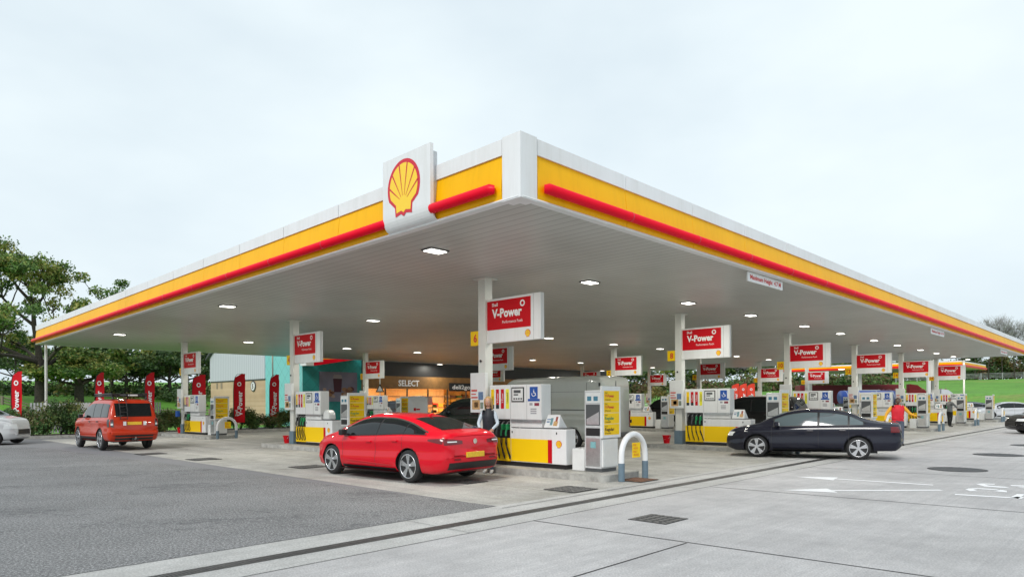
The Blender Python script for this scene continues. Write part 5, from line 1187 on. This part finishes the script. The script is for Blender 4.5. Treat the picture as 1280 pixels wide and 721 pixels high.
for px, d, lb in ((1075, 84, 'leftmost, before the red trailer'), (1161, 77, 'right of the person in red, left one of two'), (1166, 84, 'right of the person in red, right one of two'), (1013, 90, 'behind the sign of the middle row, far left')):
    b = MB(); b.box(-.16, .16, -.16, .16, 0, 5.34, M_post, .01); o_ = b.build('lorry_canopy_column'); o_.location = at(px, d); tag(o_, 'white column of the far lorry canopy, ' + lb, 'column', 'columns of the far lorry canopy')
for k, (px, d) in enumerate(((1052, 82), (1100, 80), (1110, 86))):
    b = MB(); b.box(-.25, .25, -.25, .25, 5.30, 5.345, M_light); o_ = b.build('lorry_canopy_light'); l_ = at(px, d); o_.location = l_; tag(o_, 'light under the far lorry canopy, ' + ('left', 'middle', 'right')[k], 'ceiling light', 'lights under the far lorry canopy')
M_lred = mat('lorry_red', (.17, .008, .018), .5, noise=.1, nscale=1)
def wheelset(T, xs_, w_, r=.5):
    for x in xs_:
        for sg in (1, -1): wheel(T, x, sg * (w_ - .16), r, .3, sg, 8)
T = thing('red_trailer', 'long dark red lorry trailer standing beyond the far columns', 'lorry trailer', at(1123, 96), math.atan2(.12, -.99))
b = MB(); b.box(0, 13.6, -1.25, 1.25, 1.1, 3.75, M_lred, .04); b.build('box', T); wheelset(T, (1.6, 2.9, 4.2), 1.25)
b = MB(); text(b, 'MONTGOMERY', 1.0, (3.2, 1.256, 2.45), mat('dull_lettering', (.30, .10, .11)), .02, plane='+Y', width=9.0) ; text(b, 'DISTRIBUTION', .6, (3.8, 1.256, 1.55), MATS['dull_lettering'], .01, plane='+Y', width=6.2)
for i, v_ in enumerate(b.v): pass
b.v = [(13.6 + 1.2 - 0 - x if False else x, y, z) for x, y, z in b.v]
b.build('lettering', T)
b = MB(); b.box(0, 13.6, -1.2, 1.2, .9, 1.1, M_black); b.build('chassis', T)
T = thing('blue_tanker', 'blue tank trailer in front of the dark red trailer', 'tanker', at(1116, 74), math.atan2(.10, -1))
b = MB(); M_lb = mat('lorry_blue', (.01, .05, .26), .4, noise=.05); ov = [(1.15 * math.cos(2 * math.pi * k / 28), 1.95 + .72 * math.sin(2 * math.pi * k / 28)) for k in range(28)]; b.prism(ov, 0, 5.4, M_lb, 'X', True)
for x in (.3, 1.9, 3.7, 5.05): b.prism([(y * 1.01, 1.95 + (z - 1.95) * 1.02) for y, z in ov], x, x + .05, M_steel, 'X')
b.build('tank', T); b = MB(); b.box(0, 5.4, -1.1, 1.1, .95, 1.28, M_black); b.build('chassis', T); wheelset(T, (.8, 2.0), 1.2)
b = MB(); b.box(1.4, 3.8, -.25, .25, 2.66, 2.74, M_steel); b.build('walkway', T)
b = MB(); b.box(2.7, 3.6, 1.10, 1.16, 1.85, 2.1, M_txt); b.build('logo_patch', T)
def tractor(label, p, yaw, m, s=1.):
    T = thing('lorry_cab', label, 'lorry', p, yaw); T.scale = (s,) * 3
    b = MB(); b.prism([(-1.9, .9), (.15, .9), (.25, 1.5), (.05, 2.4), (-.25, 3.0), (-1.9, 3.05)], -1.2, 1.2, m, 'Y'); b.build('cab', T)
    b = MB(); b.prism([(-1.9, 3.051), (-.4, 3.051), (-1.0, 3.6), (-1.9, 3.75)], -1.1, 1.1, m, 'Y'); b.build('wind_deflector', T)
    b = MB(); b.add([(.215, -1.1, 1.72), (.215, 1.1, 1.72), (.07, 1.1, 2.38), (.07, -1.1, 2.38)], [(0, 1, 2, 3)], M_glass); b.build('windscreen', T)
    b = MB()
    for y in (-1.21, 1.21): b.add([(-1.0, y, 1.75), (.0, y, 1.75), (-.1, y, 2.4), (-1.0, y, 2.45)], [(0, 1, 2, 3)], M_glass)
    b.build('side_window', T)
    b = MB(); b.box(-.1, .32, -1.2, 1.2, .45, .9, M_dgrey, .04); b.build('bumper', T)
    b = MB(); b.box(-5, -1.9, -.45, .45, .8, 1.0, M_black); b.build('chassis', T); wheelset(T, (-.7, -4.0), 1.2, .48)
    for sg in (1, -1): b = MB(); b.box(0, .12, *sorted((sg * 1.25, sg * 1.45)), 1.8, 2.5, M_black, .02); b.build('mirror', T)
tractor('white lorry cab beyond the person in red', at(1158, 70), R(-35), mat('lorry_white', (.62, .63, .66), .35), .62)
tractor('red lorry cab with raised deflector beyond the person in red', at(1156, 84), R(-20), mat('lorry_bright_red', (.45, .015, .02), .4), .95)
tractor('silver-white lorry cab left of the far slim post', at(1193, 76), R(-20), mat('lorry_silver', (.50, .52, .54), .35), .75)

# ================================================================== people
def skin_body(name, joints, edges, mats_by, parent, sub=2):
    """one continuous surface grown round a posed skeleton"""
    me = bpy.data.meshes.new(name); names = list(joints); me.from_pydata([joints[n][0] for n in names], [(names.index(a), names.index(b_)) for a, b_ in edges], [])
    ob = bpy.data.objects.new(name, me); COL.objects.link(ob); md = ob.modifiers.new('s', 'SKIN')
    lay = me.skin_vertices[0] if me.skin_vertices else None
    for n, v_ in zip(names, lay.data): r = joints[n][1]; v_.radius = (r if isinstance(r, tuple) else (r, r)); v_.use_root = (n == 'pelvis')
    ms = ob.modifiers.new('u', 'SUBSURF'); ms.levels = ms.render_levels = sub
    dg = bpy.context.evaluated_depsgraph_get(); dg.update(); nm = bpy.data.meshes.new_from_object(ob.evaluated_get(dg)); ob.modifiers.clear(); ob.data = nm
    for p in nm.polygons: p.use_smooth = True
    nm.materials.clear(); cols = []
    for m, f in mats_by: nm.materials.append(m)
    for p in nm.polygons:
        for i, (m, f) in enumerate(mats_by):
            if f(p.center): p.material_index = i; break
    ob.parent = parent; return ob
def person(label, loc, yaw, h, build, skin, coat, sleeve, legs, shoe, hair, arms, stance=.1, legturn=0, hairlong=False, headtilt=0., vest=False):
    T = thing('person', label, 'person', loc, yaw); s = h / 1.75; w = build
    L = {}
    def J(n, x, y, z, r): L[n] = ((x * s, y * s, z * s), (r * s if not isinstance(r, tuple) else tuple(q * s for q in r)))
    # x forward, y left
    J('pelvis', 0, 0, .95, (.13 * w, .155 * w)); J('waist', .01, 0, 1.10, (.105 * w, .135 * w)); J('chest', .0, 0, 1.28, (.12 * w, .165 * w)); J('upper', -.01, 0, 1.40, (.085 * w, .11 * w)); J('neck', .0, 0, 1.50, .052); J('neck2', .02, 0, 1.56, .05)
    E = [('pelvis', 'waist'), ('waist', 'chest'), ('chest', 'upper'), ('upper', 'neck'), ('neck', 'neck2')]
    for sg, nm in ((1, 'l'), (-1, 'r')):
        fx_ = stance * sg
        J('hip' + nm, 0, .095 * sg * w, .86, .088 * w); J('knee' + nm, .03 + fx_ * .5, .10 * sg * w, .48, .062 * w ** .5); J('calf' + nm, fx_ * .8 - .01, .10 * sg * w, .30, .056 * w ** .5); J('ankle' + nm, fx_, .10 * sg * w, .10, .042); J('heel' + nm, fx_ + .02, .10 * sg * w, .045, .04); J('toe' + nm, fx_ + .17, .115 * sg * w, .03, .032)
        E += [('pelvis', 'hip' + nm), ('hip' + nm, 'knee' + nm), ('knee' + nm, 'calf' + nm), ('calf' + nm, 'ankle' + nm), ('ankle' + nm, 'heel' + nm), ('heel' + nm, 'toe' + nm)]
        el, wr2 = arms[nm]
        J('sh' + nm, 0, .165 * sg * w, 1.40, .062 * w); J('el' + nm, *el, .046 * w ** .7); J('wr' + nm, *wr2, .03)
        E += [('upper', 'sh' + nm), ('sh' + nm, 'el' + nm), ('el' + nm, 'wr' + nm)]
    zk = lambda z: z * s
    def hand_arm(c): return abs(c.y) > .235 * w * s or c.x > .22 * s * w ** 1.3
    mb_ = [(shoe, lambda c: c.z < zk(.085)), (legs, lambda c: c.z < zk(.90) and not (c.z > zk(.6) and hand_arm(c))), (skin, lambda c: c.z > zk(1.50) and abs(c.y) < .1 * s), (sleeve, lambda c: abs(c.y) > .165 * w * s or (c.x > .19 * s * w ** 1.3)), (coat, lambda c: True)]
    skin_body('body', L, E, mb_, T)
    # head with face
    b = MB(); b.X = Matrix.Translation((.03 * s, 0, 1.645 * s)) @ Matrix.Rotation(headtilt, 4, 'Y') @ Matrix.Scale(s, 4)
    b.ball((0, 0, 0), .092, .075, .112, skin, 20, 14); b.ball((.03, 0, -.05), .062, .055, .06, skin, 14, 9); b.ball((.094, 0, -.01), .018, .014, .026, skin, 8, 6)
    for sg in (1, -1):
        b.ball((.080, .030 * sg, .012), .012, .014, .008, M_txt, 8, 6); b.ball((.090, .030 * sg, .012), .005, .006, .006, M_black, 6, 5); b.ball((.082, .03 * sg, .034), .012, .018, .005, hair, 8, 5); b.ball((-.0, .077 * sg, -.005), .018, .01, .028, skin, 8, 6)
    b.ball((.083, 0, -.055), .010, .022, .006, mat('lips', (.35, .08, .07)), 8, 5); b.build('head', T)
    b = MB(); b.X = Matrix.Translation((.03 * s, 0, 1.645 * s)) @ Matrix.Rotation(headtilt, 4, 'Y') @ Matrix.Scale(s, 4); rr = random.Random(3)
    b.ball((-.026, 0, .034), .098, .085, .094, hair, 18, 12)
    if hairlong:
        for k in range(26):
            a = R(66 + k * 228 / 25); x, y = .075 * math.cos(a) - .005, .082 * math.sin(a); b.tube([(x * .8, y * .9, .07), (x * 1.05, y * 1.08, -.02), (x * 1.1 - .02, y * 1.10, -.10), (x * 1.1 - .02 + rr.uniform(-.02, .01), y * 1.1, -.17 - .03 * rr.random())], .02, hair, 6, True, [.018, .019, .016, .007])
    b.build('hair', T)
    # hands: palm, four unequal bent fingers, thumb off the side
    for sg, nm in ((1, 'l'), (-1, 'r')):
        el, wr2 = V(arms[nm][0]), V(arms[nm][1]); d = (wr2 - el).normalized(); side_ = V((0, 1, 0)) if abs(d.y) < .8 else V((1, 0, 0)); n_ = d.cross(side_).normalized(); q = n_.cross(d).normalized()
        J_ = {'pelvis': (tuple((wr2) * s), .026 * s), 'palm': (tuple((wr2 + d * .07) * s), (.022 * s, .036 * s))}; E_ = [('pelvis', 'palm')]
        ob = skin_body('hand', J_, E_, [(skin, lambda c: True)], T, 1); b = MB()
        for k, ln in enumerate((.070, .078, .074, .058)):
            o0 = wr2 + d * .085 + q * (.028 - .0185 * k); p1 = o0 + d * ln * .45; p2 = p1 + (d * .8 + n_ * .55 * 1).normalized() * ln * .35; p3 = p2 + (d * .3 + n_ * .9).normalized() * ln * .28
            b.tube([(o0 - d * .02) * s, p1 * s, p2 * s, p3 * s], .009 * s, skin, 7, True, [.0095 * s, .009 * s, .008 * s, .006 * s])
        o0 = wr2 + d * .03 + q * .03; b.tube([o0 * s, (o0 + q * .028 + d * .022) * s, (o0 + q * .035 + d * .055 + n_ * .01) * s], .01 * s, skin, 7, True, [.012 * s, .010 * s, .008 * s]); b.build('fingers', ob)
    if vest:
        b = MB(); 
        pr = [(.985, .158, .13), (1.08, .150, .118), (1.2, .158, .125), (1.30, .165, .125), (1.38, .150, .10), (1.44, .10, .075)]; n = 24; vs = []
        for z, ry, rx in pr: vs += [((.006 + rx * w * 1.06 * math.cos(2 * math.pi * k / n)) * s, ry * w * 1.06 * s * math.sin(2 * math.pi * k / n), z * s) for k in range(n)]
        fs = [[i * n + k, i * n + (k + 1) % n, (i + 1) * n + (k + 1) % n, (i + 1) * n + k] for i in range(len(pr) - 1) for k in range(n) if k not in (0, n - 1)]
        b.add(vs, fs, coat, True); b.build('vest', T)
    return T
m_navy = mat('navy_padded', (.012, .014, .022), .6, noise=.3, nscale=14, bump=.5, bscale=16); m_pale = mat('pale_blue_cloth', (.50, .58, .66), .8, noise=.08, nscale=8); m_jean = mat('denim', (.05, .07, .11), .8, noise=.2, nscale=20)
m_redc = mat('red_coat', (.62, .012, .03), .7, noise=.12, nscale=6); m_yell = mat('yellow_sleeve', (.75, .38, .03), .7); m_trou = mat('grey_blue_trousers', (.07, .085, .12), .8); m_gk = mat('grey_knit', (.19, .20, .20), .9, noise=.15, nscale=20); m_blk = mat('black_trousers', (.012, .012, .013), .8)
wv = G(612, 591.5) ; yw = math.atan2(-.66, -.75)   # faces the pump bay by the car tail
person('blonde woman in dark padded vest and pale sleeves by the red hatchback tail', wv + V((-.03, 0.15, .0)), R(258), 1.80, .86, M_skin, m_navy, m_pale, m_jean, M_white2, M_hair, {'l': ((.06, .235, 1.14), (.26, .15, 1.02)), 'r': ((.05, -.235, 1.14), (.24, -.13, .98))}, .05, hairlong=True, headtilt=.16, vest=True)
person('person in bright red coat with yellow sleeves crossing the apron', G(1122, 556), R(250), 1.74, 1.28, M_skind, m_redc, m_yell, m_trou, M_black, M_black, {'l': ((-.05, .42, 1.16), (.10, .62, 1.08)), 'r': ((.0, -.38, 1.15), (.10, -.44, .92))}, .12, vest=True)
person('man in grey sweater and black trousers seen from behind at a pay terminal', G(1187, 533), R(20), 1.80, 1.12, M_skin, m_gk, m_gk, m_blk, M_black, mat('grey_hair', (.30, .28, .25), .7), {'l': ((.18, .25, 1.2), (.38, .16, 1.14)), 'r': ((.16, -.28, 1.18), (.36, -.18, 1.12))}, .08)
# paper sack on the pump of island 4
b = MB(); b.prism([(2.0, 1.08), (2.44, 1.08), (2.40, 1.32), (2.28, 1.42), (2.14, 1.42), (2.02, 1.30)], .05, .32, M_white2, 'Y'); b.build('sack')
o = bpy.data.objects['sack']; bm = bmesh.new(); bm.from_mesh(o.data); bmesh.ops.bevel(bm, geom=bm.edges[:], offset=.03, segments=2, affect='EDGES'); bm.to_mesh(o.data); bm.free()
o.location = at(364.5, 25.8); o.rotation_euler = (0, 0, YAW2); tag(o, 'crumpled white bag standing on the pump of island 4', 'bag')
b = MB(); b.box(-.12, .12, -.1, .05, 1.0, 1.3, M_blue, .02); o = b.build('towel_dispenser'); o.location = at(227.5, 35.1) + V((-.1, -.2, 0)); o.rotation_euler = (0, 0, YAW); tag(o, 'blue paper towel dispenser on the column of island 3', 'dispenser')
b = MB(); b.prism([(-.3, 0), (.3, 0), (0, .55)], -.01, .01, M_black, 'Y'); b.prism([(-.2, .06), (.2, .06), (0, .42)], -.014, -.011, M_white, 'Y'); o = b.build('warning_sign'); o.location = at(475, 45, 2.35); o.rotation_euler = (0, 0, R(-10)); tag(o, 'small black and white triangular sign left of the white van', 'sign')
b = MB(); b.cyl((0, 0, 0), .04, 3.9, M_post, 8); o = b.build('sign_post'); o.location = at(475, 45.08); tag(o, 'thin post carrying the triangular sign before the shop', 'post')
